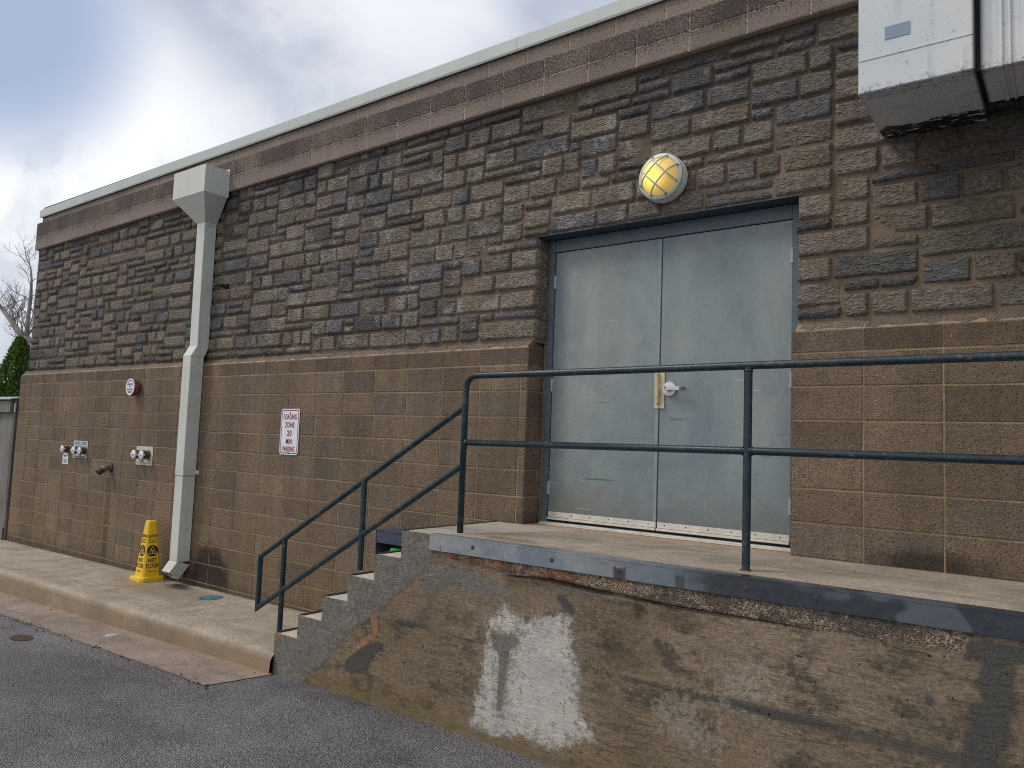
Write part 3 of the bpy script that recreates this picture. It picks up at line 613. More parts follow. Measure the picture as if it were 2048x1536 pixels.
for cols in (colsL, colsR):
    cm = MB()
    for i in range(len(cols) - 1):
        for j in range(1, 13):
            z1 = 1.2192 - .2032 * (j - 1); z0 = z1 - .2032
            if cols is colsR and z1 < -.1: continue
            blk(cm, (0, 0, 0), (1, 0, 0), (0, -1, 0), cols[i], cols[i + 1], z0, z1, cmu_tint())
    for j in range(1, 7):                            # return into the doorway
        z1 = 1.2192 - .2032 * (j - 1); z0 = z1 - .2032
        for (a, b) in ((0, .165), (.165, .30)): blk(cm, (DX0 if cols is colsL else DX1, 0, 0), (0, 1, 0), (1 if cols is colsL else -1, 0, 0), a, b, z0, z1, cmu_tint())
    if cols is colsL:
        for i in range(20):
            for j in range(1, 13):
                z1 = 1.2192 - .2032 * (j - 1); blk(cm, (BX0, 0, 0), (0, 1, 0), (-1, 0, 0), i * .4064, i * .4064 + .4064, z1 - .2032, z1, cmu_tint())
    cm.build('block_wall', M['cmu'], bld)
mo = MB()
for (a, b) in ((BX0 + .007, DX0 - .007), (DX1 + .007, BX1)): mo.box(a, b, .0048, .30, -1.4, 1.3)
for (a, b) in ((BX0 + .007, DX0 - .007), (DX1 + .007, BX1)): mo.loft([[(x, .004 + dy, z) for (dy, z) in ((.0, 1.21), (.0, 1.355), (.066, 1.417), (.12, 1.417), (.12, 1.21))] for x in (a + .01, b - .01)])
mo.box(BX0 + .007, BX0 + .1, .30, 8.2, -1.4, 1.3)
mo.build('mortar_joints', M['mortar'], bld)
# chamfered sill course
def sillblk(sl, u0, u1, l=0, r=0):
    c = cmu_tint(); c = (c[0] * .92, c[1] * .90, c[2] * .90); a, b = u0 + (.0032 if not l else 0), u1 - (.0032 if not r else 0)
    n = max(2, int((b - a) / .05)); rows = []
    for (y, z, e) in ((.012, 1.2232, 0), (0, 1.2272, 0), (0, 1.345, 0), (.006, 1.356, 1), (.066, 1.420, 2), (.13, 1.428, 2)):
        row = []
        for i in range(n + 1):
            t = i / n; x = a + (b - a) * t + (e * .03 if l and i == 0 else 0) - (e * .012 if r and i == n else 0)
            q = Vector((x * 17, z * 17, 5)); row.append((x, y + mn.noise(q) * .0025, z + mn.noise(q + Vector((9, 9, 9))) * .003))
        rows.append(row)
    n1 = n + 1; sl.add([v for r_ in rows for v in r_], [(j * n1 + i, j * n1 + i + 1, (j + 1) * n1 + i + 1, (j + 1) * n1 + i) for j in range(5) for i in range(n)], c)
    o = len(sl.v) - 6 * n1
    for side, idx in ((l, 0), (r, n)):
        if side:
            vs = [rows[j][idx] for j in range(6)]; sg = 1 if idx else -1
            bk = [(v[0], .30, v[2]) for v in vs]; sl.add(vs + bk, [(j, j + 1, 6 + j + 1, 6 + j) for j in range(5)], c)
for cols in (colsL, colsR):
    sl = MB()
    for i in range(len(cols) - 1): sillblk(sl, cols[i], cols[i + 1], l=(i == 0), r=(cols is colsL and i == len(cols) - 2))
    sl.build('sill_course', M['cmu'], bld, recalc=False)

# rough stone veneer, every stone shaped on its own
U_ = .0791; CW = .052
ST = MB(); SZ0 = 1.425; NR = 24
SX0 = -8.40; SX1 = 6.0; ncol = int((SX1 - SX0) / CW)
occ = np.zeros((NR, ncol), bool)
OX0, OX1, OZ = .905, 2.875, 2.225
def cx(i): return SX0 + i * CW
for i in range(ncol):
    for j in range(NR):
        xm = cx(i) + CW / 2; zm = SZ0 + (j + .5) * U_
        if OX0 - CW * .5 < xm < OX1 + CW * .5 and zm < OZ + .01: occ[j, i] = True
def stone_tint(h):
    w = rnd.random(); b = max(.65, rnd.gauss(1.18, .13))
    if h == 1: c = (.165, .162, .163) if w < .64 else (.220, .196, .166)
    else: c = (.248, .216, .178) if w < .46 else ((.228, .208, .182) if w < .64 else ((.165, .163, .166) if w < .90 else (.262, .220, .184)))
    return (c[0] * b, c[1] * b, c[2] * b)
def stone(x0, x1, z0, z1, col, lend=False, rend=False):
    w, h = x1 - x0, z1 - z0; st = .020 if x0 > -3 else .028
    nx_ = max(5, int(w / st)); nz_ = max(4, int(h / st)); sd = Vector((rnd.uniform(0, 90), rnd.uniform(0, 90), rnd.uniform(0, 90)))
    yb = rnd.gauss(.042, .005); tilt = rnd.gauss(0, .006); tz = rnd.gauss(0, .005); rc = rnd.uniform(.006, .018)
    cut = rnd.random() < .10; cc = rnd.choice((0, 1, 2, 3))
    vs = []
    for j in range(nz_ + 1):
        for i in range(nx_ + 1):
            u = i / nx_; v = j / nz_
            # crowd samples to the rim so that the arris is crisp
            u = .5 + .5 * math.copysign(abs(2 * u - 1) ** .62, 2 * u - 1); v = .5 + .5 * math.copysign(abs(2 * v - 1) ** .62, 2 * v - 1)
            px = (u - .5) * w; pz = (v - .5) * h
            ax = w / 2 - abs(px); az = h / 2 - abs(pz)
            # rounded corners: pull corner samples inwards
            if ax < rc and az < rc:
                dx, dz = rc - ax, rc - az; l = math.hypot(dx, dz)
                if l > rc: px -= math.copysign(dx * (1 - rc / l), px); pz -= math.copysign(dz * (1 - rc / l), pz)
            if cut and ((cc == 0 and px > 0 and pz > 0) or (cc == 1 and px < 0 and pz > 0) or (cc == 2 and px > 0 and pz < 0) or (cc == 3 and px < 0 and pz < 0)):
                k = max(0, (.045 - min(ax + az, .045))); px -= math.copysign(k * .5, px); pz -= math.copysign(k * .5, pz)
            q = sd + Vector((px * 9, pz * 9, 0))
            e = min(w / 2 - abs(px), h / 2 - abs(pz)); rim = max(0, 1 - e / .0075)
            ox = mn.noise(q * 1.3 + Vector((5, 0, 0))) * .005; oz = mn.noise(q * 1.3 + Vector((0, 5, 0))) * .0042
            y = yb + tilt * px / (w / 2) + tz * pz / (h / 2) - mn.noise(q) * .0055 - mn.noise(q * 2.7) * .005 - mn.noise(Vector((q.x * 5 + q.y * 4, q.y * 8 - q.x * 5, q.z))) * .0034 + rim * rim * .015
            edge = (i in (0, nx_)) or (j in (0, nz_))
            if edge: y = max(y, .072) + .012
            vs.append(((x0 + x1) / 2 + px + ox, y, (z0 + z1) / 2 + pz + oz))
    n1 = nx_ + 1
    ST.add(vs, [(j * n1 + i, j * n1 + i + 1, (j + 1) * n1 + i + 1, (j + 1) * n1 + i) for j in range(nz_) for i in range(nx_)], col)
    for end, idx, sg in ((lend, 0, -1), (rend, nx_, 1)):
        if end:                                        # stones that turn the corner show a rough side
            xe = x0 if idx == 0 else x1; m = []; ny = 7
            for j in range(nz_ + 1):
                for k in range(ny + 1):
                    f = k / ny; q = sd + Vector((3, j * .35, f * 2)); v = j / nz_
                    rimz = max(0, 1 - min(v, 1 - v) * h / .012)
                    m.append((xe + sg * (-.004 + mn.noise(q * 2) * .005 - rimz * .010 - (.012 if k == 0 else 0)), yb + .006 + f * (.24 - yb), z0 + h * v))
            nn = ny + 1; ST.add(m, [(j * nn + k, j * nn + k + 1, (j + 1) * nn + k + 1, (j + 1) * nn + k) for j in range(nz_) for k in range(ny)], col)
lasth = 2; vb = np.zeros((NR + 3, ncol + 2), bool)
for j in range(NR):
    i = 0
    while i < ncol:
        if occ[j, i]: i += 1; continue
        run = 0
        while i + run < ncol and not occ[j, i + run]: run += 1
        h = 2 if (rnd.random() < (.80 if lasth == 2 else .50) and j + 1 < NR) else 1
        lasth = h
        if h == 2:
            r2 = 0
            while r2 < run and not occ[j + 1, i + r2]: r2 += 1
            if r2 < 3: h = 1
            else: run = r2
        want = rnd.choice((3, 4, 4, 5, 5, 6, 6, 7, 8, 9)) if h == 2 else rnd.choice((3, 4, 5, 5, 6, 7, 8, 9))
        n = min(run, want)
        if 0 < run - n < 3: n = run if run <= 10 else (n - 2 if n >= 5 else n)
        n = max(n, 1)
        if j and vb[j - 1, i + n] and run - n != 1:          # break the joint over the course below
            for dn in (1, -1, 2):
                if 2 <= n + dn <= run and run - n - dn != 1 and not vb[j - 1, i + n + dn]: n += dn; break
        vb[j:j + h, i + n] = True; vb[j:j + h, i] = True
        occ[j:j + h, i:i + n] = True
        x0, x1 = cx(i), cx(i + n); z0 = SZ0 + j * U_; z1 = z0 + h * U_
        g1 = rnd.uniform(.0012, .0045); lend = rend = False
        if z0 < OZ - .02:
            if abs(x1 - OX0) < CW * 1.2 and x1 <= OX0 + CW: x1 = OX0 + rnd.uniform(-.008, .006); rend = True
            if abs(x0 - OX1) < CW * 1.2 and x0 >= OX1 - CW: x0 = OX1 + rnd.uniform(-.006, .006); lend = True
        elif z0 < OZ and x1 > OX0 and x0 < OX1: z0 = OZ + .004
        if i == 0: x0 = SX0 + rnd.uniform(-.015, .012); lend = True
        stone(x0 + (0 if lend else g1 * rnd.uniform(.6, 1.4)), x1 - (0 if rend else g1 * rnd.uniform(.6, 1.4)), z0 + g1 * .8, z1 - g1 * .8, stone_tint(h), lend, rend)
        i += n
# end wall stones, plainer
for j in range(11):
    y = .05
    while y < 8:
        w = rnd.uniform(.18, .5); ST.box(SX0 - .01 - rnd.uniform(0, .02), SX0 + .1, y + .006, y + w - .006, SZ0 + j * .173 + .006, SZ0 + j * .173 + .167, stone_tint(2)); y += w
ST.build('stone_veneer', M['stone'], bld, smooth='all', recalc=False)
sm = MB()
def rough_sheet(x0, x1, z0, z1):
    xs_ = frange(x0, x1, .05); zs_ = frange(z0, z1, .03); n1 = len(xs_)
    sm.add([(x, .0585 + mn.noise(Vector((x * 12, 1, z * 12))) * .004, z) for z in zs_ for x in xs_], [(j * n1 + i, j * n1 + i + 1, (j + 1) * n1 + i + 1, (j + 1) * n1 + i) for j in range(len(zs_) - 1) for i in range(n1 - 1)])
rough_sheet(SX0 + .012, OX0 - .012, 1.41, 3.36); rough_sheet(OX1 + .012, 6.2, 1.41, 3.36); rough_sheet(OX0 - .012, OX1 + .012, 2.228, 3.36)
sm.box(SX0 + .012, OX0 - .012, .068, .30, 1.40, 3.7); sm.box(OX1 + .012, BX1, .068, .30, 1.40, 3.7); sm.box(OX0 - .012, OX1 + .012, .068, .30, 2.236, 3.7)
sm.box(SX0 + .012, SX0 + .13, .30, 8.1, 1.3, 3.7)
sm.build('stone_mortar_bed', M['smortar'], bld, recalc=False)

# fascia of two block courses plus a set-back course, following the slight fall of the roof line
fa = MB()
def fz(x): return 0
def zb(x): return 3.332 + .0085 * x
def zst(x): return 3.650 - .0030 * x
def fas_tint(k=1):
    b = rnd.gauss(1, .07) * k; c = (.226, .184, .157); return (c[0] * b, c[1] * b, c[2] * b)
fcols = [SX0 - .03] + [k * .4064 + .12 for k in range(-20, 16)]
def fblk(x0, x1, z0, z1, y, col):
    a, b = x0 + .0055, x1 - .0055; c = .003
    hh = lambda x, t: zb(x) + (zst(x) - zb(x)) * t if t <= 1 else zst(x) + (3.93 - zst(x)) * (t - 1)
    P = lambda x, yy, z: (x, yy, hh(x, z0) + z - z0 if abs(z - z0) < .2 * abs(z1 - z0) + .01 and z < (z0 + z1) / 2 else hh(x, z1) + z - z1)
    vs = [P(a, y + .006, z0 + .002), P(b, y + .006, z0 + .002), P(b, y + .006, z1 - .002), P(a, y + .006, z1 - .002), P(a + c, y, z0 + .005 + c), P(b - c, y, z0 + .005 + c), P(b - c, y, z1 - .005 - c), P(a + c, y, z1 - .005 - c)]
    fa.add(vs, [(0, 1, 5, 4), (1, 2, 6, 5), (2, 3, 7, 6), (3, 0, 4, 7), (4, 5, 6, 7)], col)
for i in range(len(fcols) - 1):
    fblk(fcols[i], fcols[i + 1], 0, .5, 0.0, fas_tint()); fblk(fcols[i], fcols[i + 1], .5, 1, 0.0, fas_tint(.92))
    fblk(fcols[i] + (.2 if i else .05), fcols[i + 1] + .2, 1, 2, .050, fas_tint(1.08))
def prism(mb, x0, x1, y0, y1, f0, f1):
    mb.add([(x, y, f(x)) for f in (f0, f1) for (x, y) in ((x0, y0), (x1, y0), (x1, y1), (x0, y1))], [(0, 3, 2, 1), (4, 5, 6, 7), (0, 1, 5, 4), (1, 2, 6, 5), (2, 3, 7, 6), (3, 0, 4, 7)], (.40, .335, .28))
prism(fa, SX0 - .026, BX1, .0035, .30, lambda x: zb(x) + .002, lambda x: zst(x) - .002); prism(fa, SX0 + .024, BX1, .0535, .30, lambda x: zst(x) - .0018, lambda x: 3.93)
fa.box(SX0 - .03, SX0 + .05, .30, 14, 3.3, 3.65, (.26, .2, .17))
fa.build('fascia', M['fascia'], bld, recalc=False)
cp = MB(); joints = [SX0 - .005, -5.35, -2.33, .64, 3.62, BX1]
def cz(x): return .004 * x
for a, b in zip(joints[:-1], joints[1:]):
    a2, b2 = a + .0015, b - .0015
    prof = [(.040, 3.806), (.022, 3.796), (.016, 3.812), (.018, 3.912), (.024, 3.920), (.34, 3.940), (.34, 3.80), (.052, 3.81)]
    cp.loft([[(x, y, z + cz(x)) for (y, z) in prof] for x in (a2, b2)])
cp.box(SX0 - .006, SX0 + .3, .342, 14, 3.80 + cz(SX0), 3.92 + cz(SX0))
cp.build('coping', M['coping'], bld)

# doorway
DY = .205
li = MB(); li.box(OX0 - .05, OX1 + .04, .052, DY + .06, 2.2235, 2.2345); li.build('lintel', M['soffit'], bld)
fr = MB(); fx0, fx1 = .922, 2.852; lx0, lx1 = .974, 2.806
fr.box(fx0, lx0 - .003, DY - .012, .34, 0, 2.220); fr.box(lx1 + .003, fx1, DY - .012, .34, 0, 2.220); fr.box(lx0 - .003, lx1 + .003, DY - .012, .34, 2.125, 2.220)
fr.box(lx0 - .003, lx1 + .003, .285, .34, .0, 2.125)
fr.build('door_frame', M['frame'], bld, bevel=.003)
for (a, b) in ((DX0 - .006, fx0), (fx1, DX1 + .006)):
    cu_ = MB(); zz = frange(0, 2.22, .05)
    cu_.add([(x, DY + .006 + mn.noise(Vector((x * 60, 1, z * 14))) * .006, z) for z in zz for x in (a, b)], [(2 * i, 2 * i + 1, 2 * i + 3, 2 * i + 2) for i in range(len(zz) - 1)])
    cu_.build('caulk_seam', M['seal'], bld, recalc=False)
mx = 1.890
def leaf(x0, x1, lab):
    d = MB(); d.box(x0, x1, DY, DY + .045, .035, 2.120); o = d.build('door', M['door'], bld, bevel=.0025); o['label'] = lab
    s_ = MB(); s_.box(x0 + .004, x1 - .002, DY - .008, DY - .001, .058, .098); s_.box(x0 + .004, x1 - .002, DY - .024, DY - .001, .040, .056)
    s_.build('door_sweep', M['alu'], o, bevel=.002)
    n = 6
    for i in range(n): scr = MB(); scr.lathe((x0 + .06 + i * (x1 - x0 - .12) / (n - 1), DY - .008, .080), (0, -1, 0), [(.005, 0), (.004, .002)], 8); scr.build('screw', M['ink'], o)
    return o
dl = leaf(lx0, mx - .002, 'left leaf with a meeting strip and a latch guard'); dr = leaf(mx + .002, lx1, 'right leaf with a lever handle')
a_ = MB(); a_.box(mx - .030, mx - .003, DY - .006, DY - .0005, .10, 2.115); a_.build('meeting_strip', M['strip'], dl, bevel=.0015)
gd = MB(); gd.box(1.853, 1.888, DY - .010, DY - .0065, .892, 1.163); gd.box(1.891, 1.932, DY - .010, DY - .002, .892, 1.163)
gd.loft([[(1.884 + sx * w, yy, z) for (sx, yy) in ((-1, DY - .0105), (-.35, DY - .034), (.35, DY - .034), (1, DY - .0105))] for (w, z) in ((.016, .925), (.022, .940), (.022, 1.118), (.016, 1.138))])
gd.build('latch_guard', M['guard'], dl, bevel=.0015)
ro = MB(); ro.lathe((1.968, DY, 1.030), (0, -1, 0), [(.053, 0), (.053, .008), (.049, .014), (.020, .016), (.018, .050)], 32)
ro.obox((2.010, DY - .050, 1.032), (1, 0, -.05), (0, 1, 0), (0, 0, 1), .066, .010, .013); hd = ro.build('handle', M['chrome'], dr, bevel=.002, smooth=35)
kt = MB(); kt.obox((2.083, DY - .050, 1.0285), (1, 0, -.05), (0, 1, 0), (0, 0, 1), .020, .0105, .012)
kt.build('handle_grip', M['capdark'], dr, bevel=.002); kt = MB(); kt.lathe((1.958, DY - .0605, 1.036), (0, -1, 0), [(.007, 0), (.007, .002)], 12); kt.build('keyhole', M['capdark'], dr)
for (x, o) in ((lx0 - .001, dl), (lx1 + .001, dr)):
    for zc in (1.885, 1.075, .278):
        h = MB(); h.lathe((x, DY - .006, zc - .052), (0, 0, 1), [(.0085, 0), (.0085, .104)], 12); h.box(x - .012, x + .012, DY - .004, DY + .001, zc - .052, zc + .052); h.build('hinge', M['hinge'], o, smooth=35)
th = MB(); th.box(lx0 - .05, lx1 + .04, .135, .30, .001, .010); th.box(lx0 - .05, lx1 + .04, .165, .26, .010, .020); th.build('threshold', M['alu'], bld, bevel=.003)

# ------------------------------------------------------------------ loading dock
dock = thing('loading_dock', (3, -.5, -1.2), 'stained concrete loading dock with steps at its left end and a steel edge', 'loading dock')
SXE = [-.692, -.424, -.160, .106, .364, .612]; SZT = [-.900, -.727, -.548, -.363, -.184, 0.0]
def unp(u, v, y=-1.0):
    d = Vector(((u - 1024) / 1521.87, (v - 768) / 1521.87, 1)); w = Vector([sum(CAMR[k][i] * d[k] for k in range(3)) for i in range(3)])
    t = (y - CAMP.y) / w.y; q = CAMP + w * t; return (q.x, q.z)
def zoompts(L, x0, y0, s): return [unp(x0 + a / s, y0 + b / s) for a, b in L]
REG = {}
REG['white'] = zoompts([(375, 180), (520, 110), (560, 50), (620, 130), (800, 210), (1000, 150), (1150, 120), (1240, 180), (1250, 400), (1280, 600), (1320, 800), (1300, 950), (1310, 1060), (1380, 1180), (1420, 1330), (1465, 1450), (1380, 1440), (1100, 1530), (700, 1400), (480, 1400), (210, 1260), (260, 1000), (330, 650), (370, 300)], 900, 1200, 5.12)
REG['whitehole'] = zoompts([(415, 330), (560, 350), (700, 390), (715, 450), (600, 520), (590, 700), (555, 930), (530, 1160), (470, 1120), (490, 800), (500, 560), (440, 480)], 900, 1200, 5.12)
REG['haze'] = [(2.85, -.46), (3.05, -.40), (3.12, -.52), (3.0, -.62), (2.85, -.6)]
REG['haze2'] = [(2.45, -.72), (2.62, -.66), (2.85, -.74), (2.80, -.86), (2.55, -.84)]
REG['grey'] = [(-1, .2), (.90, .2), (.872, -.10), (.872, -.215)] + [unp(*q) for q in ((842, 1147), (830, 1157), (785, 1200), (736, 1239), (700, 1265), (672, 1298), (640, 1333), (622, 1340), (613, 1356), (602, 1369))] + [(-.352, -1.4), (-1, -1.4)]
REG['grey2'] = [unp(*q) for q in ((862, 1130), (905, 1128), (960, 1150), (1000, 1165), (1008, 1190), (960, 1186), (900, 1172), (868, 1186), (842, 1190), (838, 1170))]
REG['grey3'] = zoompts([(1235, 915), (1180, 910), (1320, 940), (1500, 990), (1400, 1000), (1270, 985)], 480, 1000, 3.938)
REG['grey4'] = zoompts([(830, 1260), (960, 1150), (1070, 1110), (1140, 1130), (1040, 1260), (1000, 1330), (880, 1370), (830, 1330)], 480, 1000, 3.938)
REG['grey5'] = [unp(*q) for q in ((1110, 1190), (1128, 1188), (1150, 1215), (1146, 1232), (1128, 1218))]
REG['grey6'] = [unp(*q) for q in ((1306, 1278), (1318, 1276), (1324, 1284), (1316, 1292), (1308, 1288))]
REG['grey7'] = [unp(*q) for q in ((1853, 1380), (1866, 1392), (1872, 1404), (1858, 1410), (1850, 1406))]
REG['grey8'] = [unp(*q) for q in ((1452, 1392), (1480, 1400), (1560, 1418), (1640, 1436), (1690, 1455), (1600, 1448), (1520, 1428), (1470, 1412))]
REG['grey9'] = [unp(*q) for q in ((1230, 1180), (1275, 1192), (1268, 1204), (1180, 1190), (1060, 1172), (1090, 1166))]
REG['dark'] = zoompts([(1460, 230), (1600, 215), (1880, 265), (2100, 280), (2100, 470), (1960, 480), (1945, 900), (1900, 1100), (1880, 1330), (1740, 1420), (1740, 1600), (1380, 1600), (1440, 1150), (1500, 1110), (1465, 880), (1610, 860), (1600, 700), (1530, 680), (1615, 460), (1430, 380)], 1648, 1236, 5.12)
lowe = [(1000, 1144), (1060, 1152), (1127, 1167), (1209, 1187), (1273, 1198), (1300, 1208), (1332, 1214), (1400, 1222), (1500, 1238), (1648, 1261), (1785, 1284), (1921, 1304), (1935, 1282)]
REG['agg'] = [(.93, -.085)] + [unp(905, 1120)] + [unp(*q) for q in lowe] + [unp(1950, 1270), (3.85, -.085)]
REG['agg2'] = [(4.1, -.085), (7, -.085), (7, -.25), (5.2, -.22), (4.3, -.19)]
REG['rust'] = [unp(*q) for q in ((741.5, 1228.5), (754, 1227), (755, 1269), (724, 1292), (706, 1304), (722, 1280), (744, 1266))]
REG['rust2'] = [unp(*q) for q in ((784, 1197), (800, 1186), (806, 1182), (790, 1200), (776, 1214))]
REG['rust3'] = [unp(*q) for q in ((551, 1268), (566, 1267), (562, 1273), (553, 1279))]
REG['crack_shade'] = [unp(*q) for q in ((1008, 1152), (1060, 1159), (1095, 1164), (1127, 1172), (1200, 1188), (1245, 1194), (1275, 1202), (1298, 1206), (1345, 1217), (1400, 1226), (1500, 1241), (1640, 1263), (1500, 1237), (1400, 1220), (1345, 1211), (1298, 1201), (1275, 1195), (1245, 1189), (1200, 1180), (1127, 1163), (1095, 1157), (1060, 1154))]
REG['damp'] = [unp(*q) for q in ((1270, 1206), (1286, 1208), (1282, 1232), (1278, 1235), (1272, 1222))]
REG['damp2'] = [unp(*q) for q in ((1310, 1222), (1355, 1226), (1360, 1238), (1336, 1245), (1316, 1240))]
REG['damp3'] = [unp(*q) for q in ((1012, 1154), (1090, 1160), (1200, 1186), (1120, 1176), (1060, 1172), (1020, 1164))]
def sdf(P, poly):
    n = len(poly); d = np.full(len(P), 1e9); ins = np.zeros(len(P), bool)
    for i in range(n):
        a = np.array(poly[i]); b = np.array(poly[(i + 1) % n]); ab = b - a; t = np.clip(((P - a) @ ab) / max(1e-12, ab @ ab), 0, 1)
        d = np.minimum(d, np.linalg.norm(P - (a + t[:, None] * ab), axis=1))
        c = ((a[1] > P[:, 1]) != (b[1] > P[:, 1])); den = (b[1] - a[1]) if abs(b[1] - a[1]) > 1e-12 else 1e-12
        ins ^= c & (P[:, 0] < (b[0] - a[0]) * (P[:, 1] - a[1]) / den + a[0])
    return np.where(ins, d, -d)
def snap(vals, step):
    out = []
    for a, b in zip(vals[:-1], vals[1:]): out += frange(a, b, step)[:-1]
    return out + [vals[-1]]
gxs = snap(SXE + [1.0, 4.7, 7.0], .0125); gzs = snap([-1.40, -1.1] + SZT, .0125)
def topz(x):
    z = SZT[0]
    for a, b in zip(SXE, SZT):
        if x >= a - 1e-6: z = b
    return z
idx = {}; V = []; F = []
def vid(i, j):
    if (i, j) not in idx: idx[(i, j)] = len(V); V.append((gxs[i], gzs[j]))
    return idx[(i, j)]
for i in range(len(gxs) - 1):
    tz = topz((gxs[i] + gxs[i + 1]) / 2)
    for j in range(len(gzs) - 1):
        if gzs[j + 1] <= tz + 1e-6: F.append((vid(i, j), vid(i + 1, j), vid(i + 1, j + 1), vid(i, j + 1)))
P2 = np.array(V); SD = {k: sdf(P2, v) for k, v in REG.items()}
S = {'white': np.minimum(SD['white'], -SD['whitehole']), 'haze': np.maximum(SD['haze'], SD['haze2']), 'dark': np.maximum.reduce([SD['dark']] + [SD['grey%d' % k] for k in (3, 4, 5, 6, 7, 8)]), 'agg': np.maximum(SD['agg'], SD['agg2']),
     'rust': np.maximum.reduce([SD['rust'], SD['rust2'], SD['rust3']]), 'crack_shade': SD['crack_shade'], 'damp': np.maximum.reduce([SD['damp'], SD['damp2'], SD['damp3']]),
     'grey': np.maximum.reduce([SD[k] for k in ('grey', 'grey2', 'grey9')])}
whole = SD['whitehole']; S['grey'] = np.maximum(S['grey'], whole - .004)
def sstep(x, a, b): t = np.clip((x - a) / (b - a), 0, 1); return t * t * (3 - 2 * t)
disp = np.zeros(len(P2)); wob = np.array([mn.noise(Vector((x * 9, 3, z * 9))) for x, z in V]); wob2 = np.array([mn.noise(Vector((x * 40, 3, z * 40))) for x, z in V])
disp += .004 * sstep(SD['grey'] + wob * .01, -.006, .006) + .005 * sstep(S['agg'] + wob * .012, -.012, .014) + .004 * sstep(S['dark'] + wob * .01, -.006, .006)
disp -= .0045 * sstep(S['crack_shade'] + wob * .004, -.008, .008)
disp += .003 * np.exp(-((P2[:, 1] + .60 + .008 * wob) / .010) ** 2) * (P2[:, 0] > .4) * (.4 + wob)
disp += wob * .002 + wob2 * .0012 + .004 * wob2 * sstep(S['agg'], 0, .02)
DB = MB(); vz = []
for k, (x, z) in enumerate(V):
    x2, z2 = x, z
    for a, b, c in zip(SXE, SZT, [SZT[0]] + SZT[:-1]):       # chipped arrises of the steps
        if abs(x - a) < 1e-6 and z >= (c if a != SXE[0] else -1.3) - 1e-6 and z <= b + 1e-6: x2 = x + .006 * wob2[k] + .004 * wob[k]
    for a0, a1, b in zip(SXE, SXE[1:] + [7.1], SZT):
        if abs(z - b) < 1e-6 and a0 - 1e-6 <= x <= a1 + 1e-6 and x < .88: z2 = z - abs(.010 * wob[k] + .008 * wob2[k]) * (1.0 if b < 0 else .6)
    DB.v.append((x2, -1.0 - disp[k], z2))
DB.f = [list(f) for f in F]; DB.c = [(1, 1, 1)] * len(F); DB.m = [0] * len(F)
dw = DB.build('dock_wall', M['dock'], dock, smooth='all', recalc=False)
for k in ('white', 'haze', 'grey', 'dark', 'agg', 'rust', 'crack_shade', 'damp'):
    at = dw.data.attributes.new(k, 'FLOAT', 'POINT'); at.data.foreach_set('value', np.clip(S[k], -.5, .5).astype(np.float32))
# solid body behind the face, step by step
bd = MB()
for i, (a, t) in enumerate(zip(SXE, SZT)):
    b = (SXE + [7.0])[i + 1]; bd.box(a + .006, b + .006 if i < 5 else b, -.992, -.02, -1.4, t - .014)
bd.build('step_core', M['tread'], dock)
tr = MB()
for i in range(5): tr.box(SXE[i] + .012, SXE[i + 1] + .004, -.990, -.005, SZT[i] - .0135, SZT[i] - .004)
tr.build('step_treads', M['tread'], dock)
ns = MB()
for i in range(6):
    ns.box(SXE[i] - .006, SXE[i] + .034, -.985, -.005, SZT[i] - .0038, SZT[i] + .003); ns.box(SXE[i] - .006, SXE[i] + .001, -.985, -.005, SZT[i] - .04, SZT[i] - .004)
ns.build('step_nosings', M['nosing'], dock, bevel=.0015)
ld = MB(); ld.box(SXE[5] + .035, 7.0, -.975, .0, -.013, 0.0); ld.box(DX0 + .002, DX1 - .002, 0, .42, -.013, -.0005)
ld.box(SXE[5] + .035, .871, -.9945, -.975, -.013, -.002)
ld.build('landing_slab', M['landing'], dock)
an = MB(); an.box(.872, 7.0, -1.0165, -.940, -.008, .0035); an.box(.872, 7.0, -1.0165, -1.0085, -.100, -.008); an.build('steel_edge', M['galv'], dock, bevel=.0022)
for x in (1.82 - .58, 1.83, 2.268, 2.96, 3.29, 4.25):
    bo = MB(); bo.lathe((x, -1.0165, -.052 if x > 1.3 else -.045), (0, -1, 0), [(.013, 0), (.012, .004), (.006, .0055)], 14)
    bo.build('edge_bolt', M['pipe'], dock, smooth=35)

# ------------------------------------------------------------------ hand rail
rl = thing('handrail', (1, -.8, 0), 'dark teal pipe handrail along the dock edge and down the concrete steps', 'handrail')
RR = .0215; ry = -.80; rz = 1.052; px1 = .948; arc = []
for k in range(9):
    a = math.pi - k * math.pi / 16; arc.append((px1 + .085 + .085 * math.cos(a), ry, rz - .085 + .085 * math.sin(a)))
t_ = MB(); t_.tube([(px1, ry, 0), (px1, ry, rz - .15)] + arc + [(2.0, ry, rz + .004), (2.88, ry, rz + .010), (4.2, ry, rz + .016), (6.6, ry, rz + .02)], RR, 18); t_.build('top_rail', M['rail'], rl, smooth='all')
m_ = MB(); m_.tube([(px1, ry, .602), (2.88, ry, .614), (6.6, ry, .622)], RR * .97, 18); m_.build('mid_rail', M['rail'], rl, smooth='all')
for x in (2.884, 4.83): p_ = MB(); p_.tube([(x, ry, 0), (x, ry, rz)], RR, 18); p_.lathe((x, ry, 0), (0, 0, 1), [(.030, 0), (.028, .006)], 18); p_.build('post', M['rail'], rl, smooth=40)
def bead(o, ax, r):
    b = MB(); b.lathe(o, ax, [(RR * .98, -.007), (r, -.004), (r * 1.03, 0), (r, .004), (RR * .98, .007)], 18, (False, False)); b.build('weld_bead', M['rail'], rl, smooth='all')
for x in (2.884, 4.83):
    bead((x, ry, rz - .018), (0, 0, 1), RR * 1.13)
    for sx in (-1, 1): bead((x + sx * .024, ry, .614), (1, 0, 0), RR * 1.12)
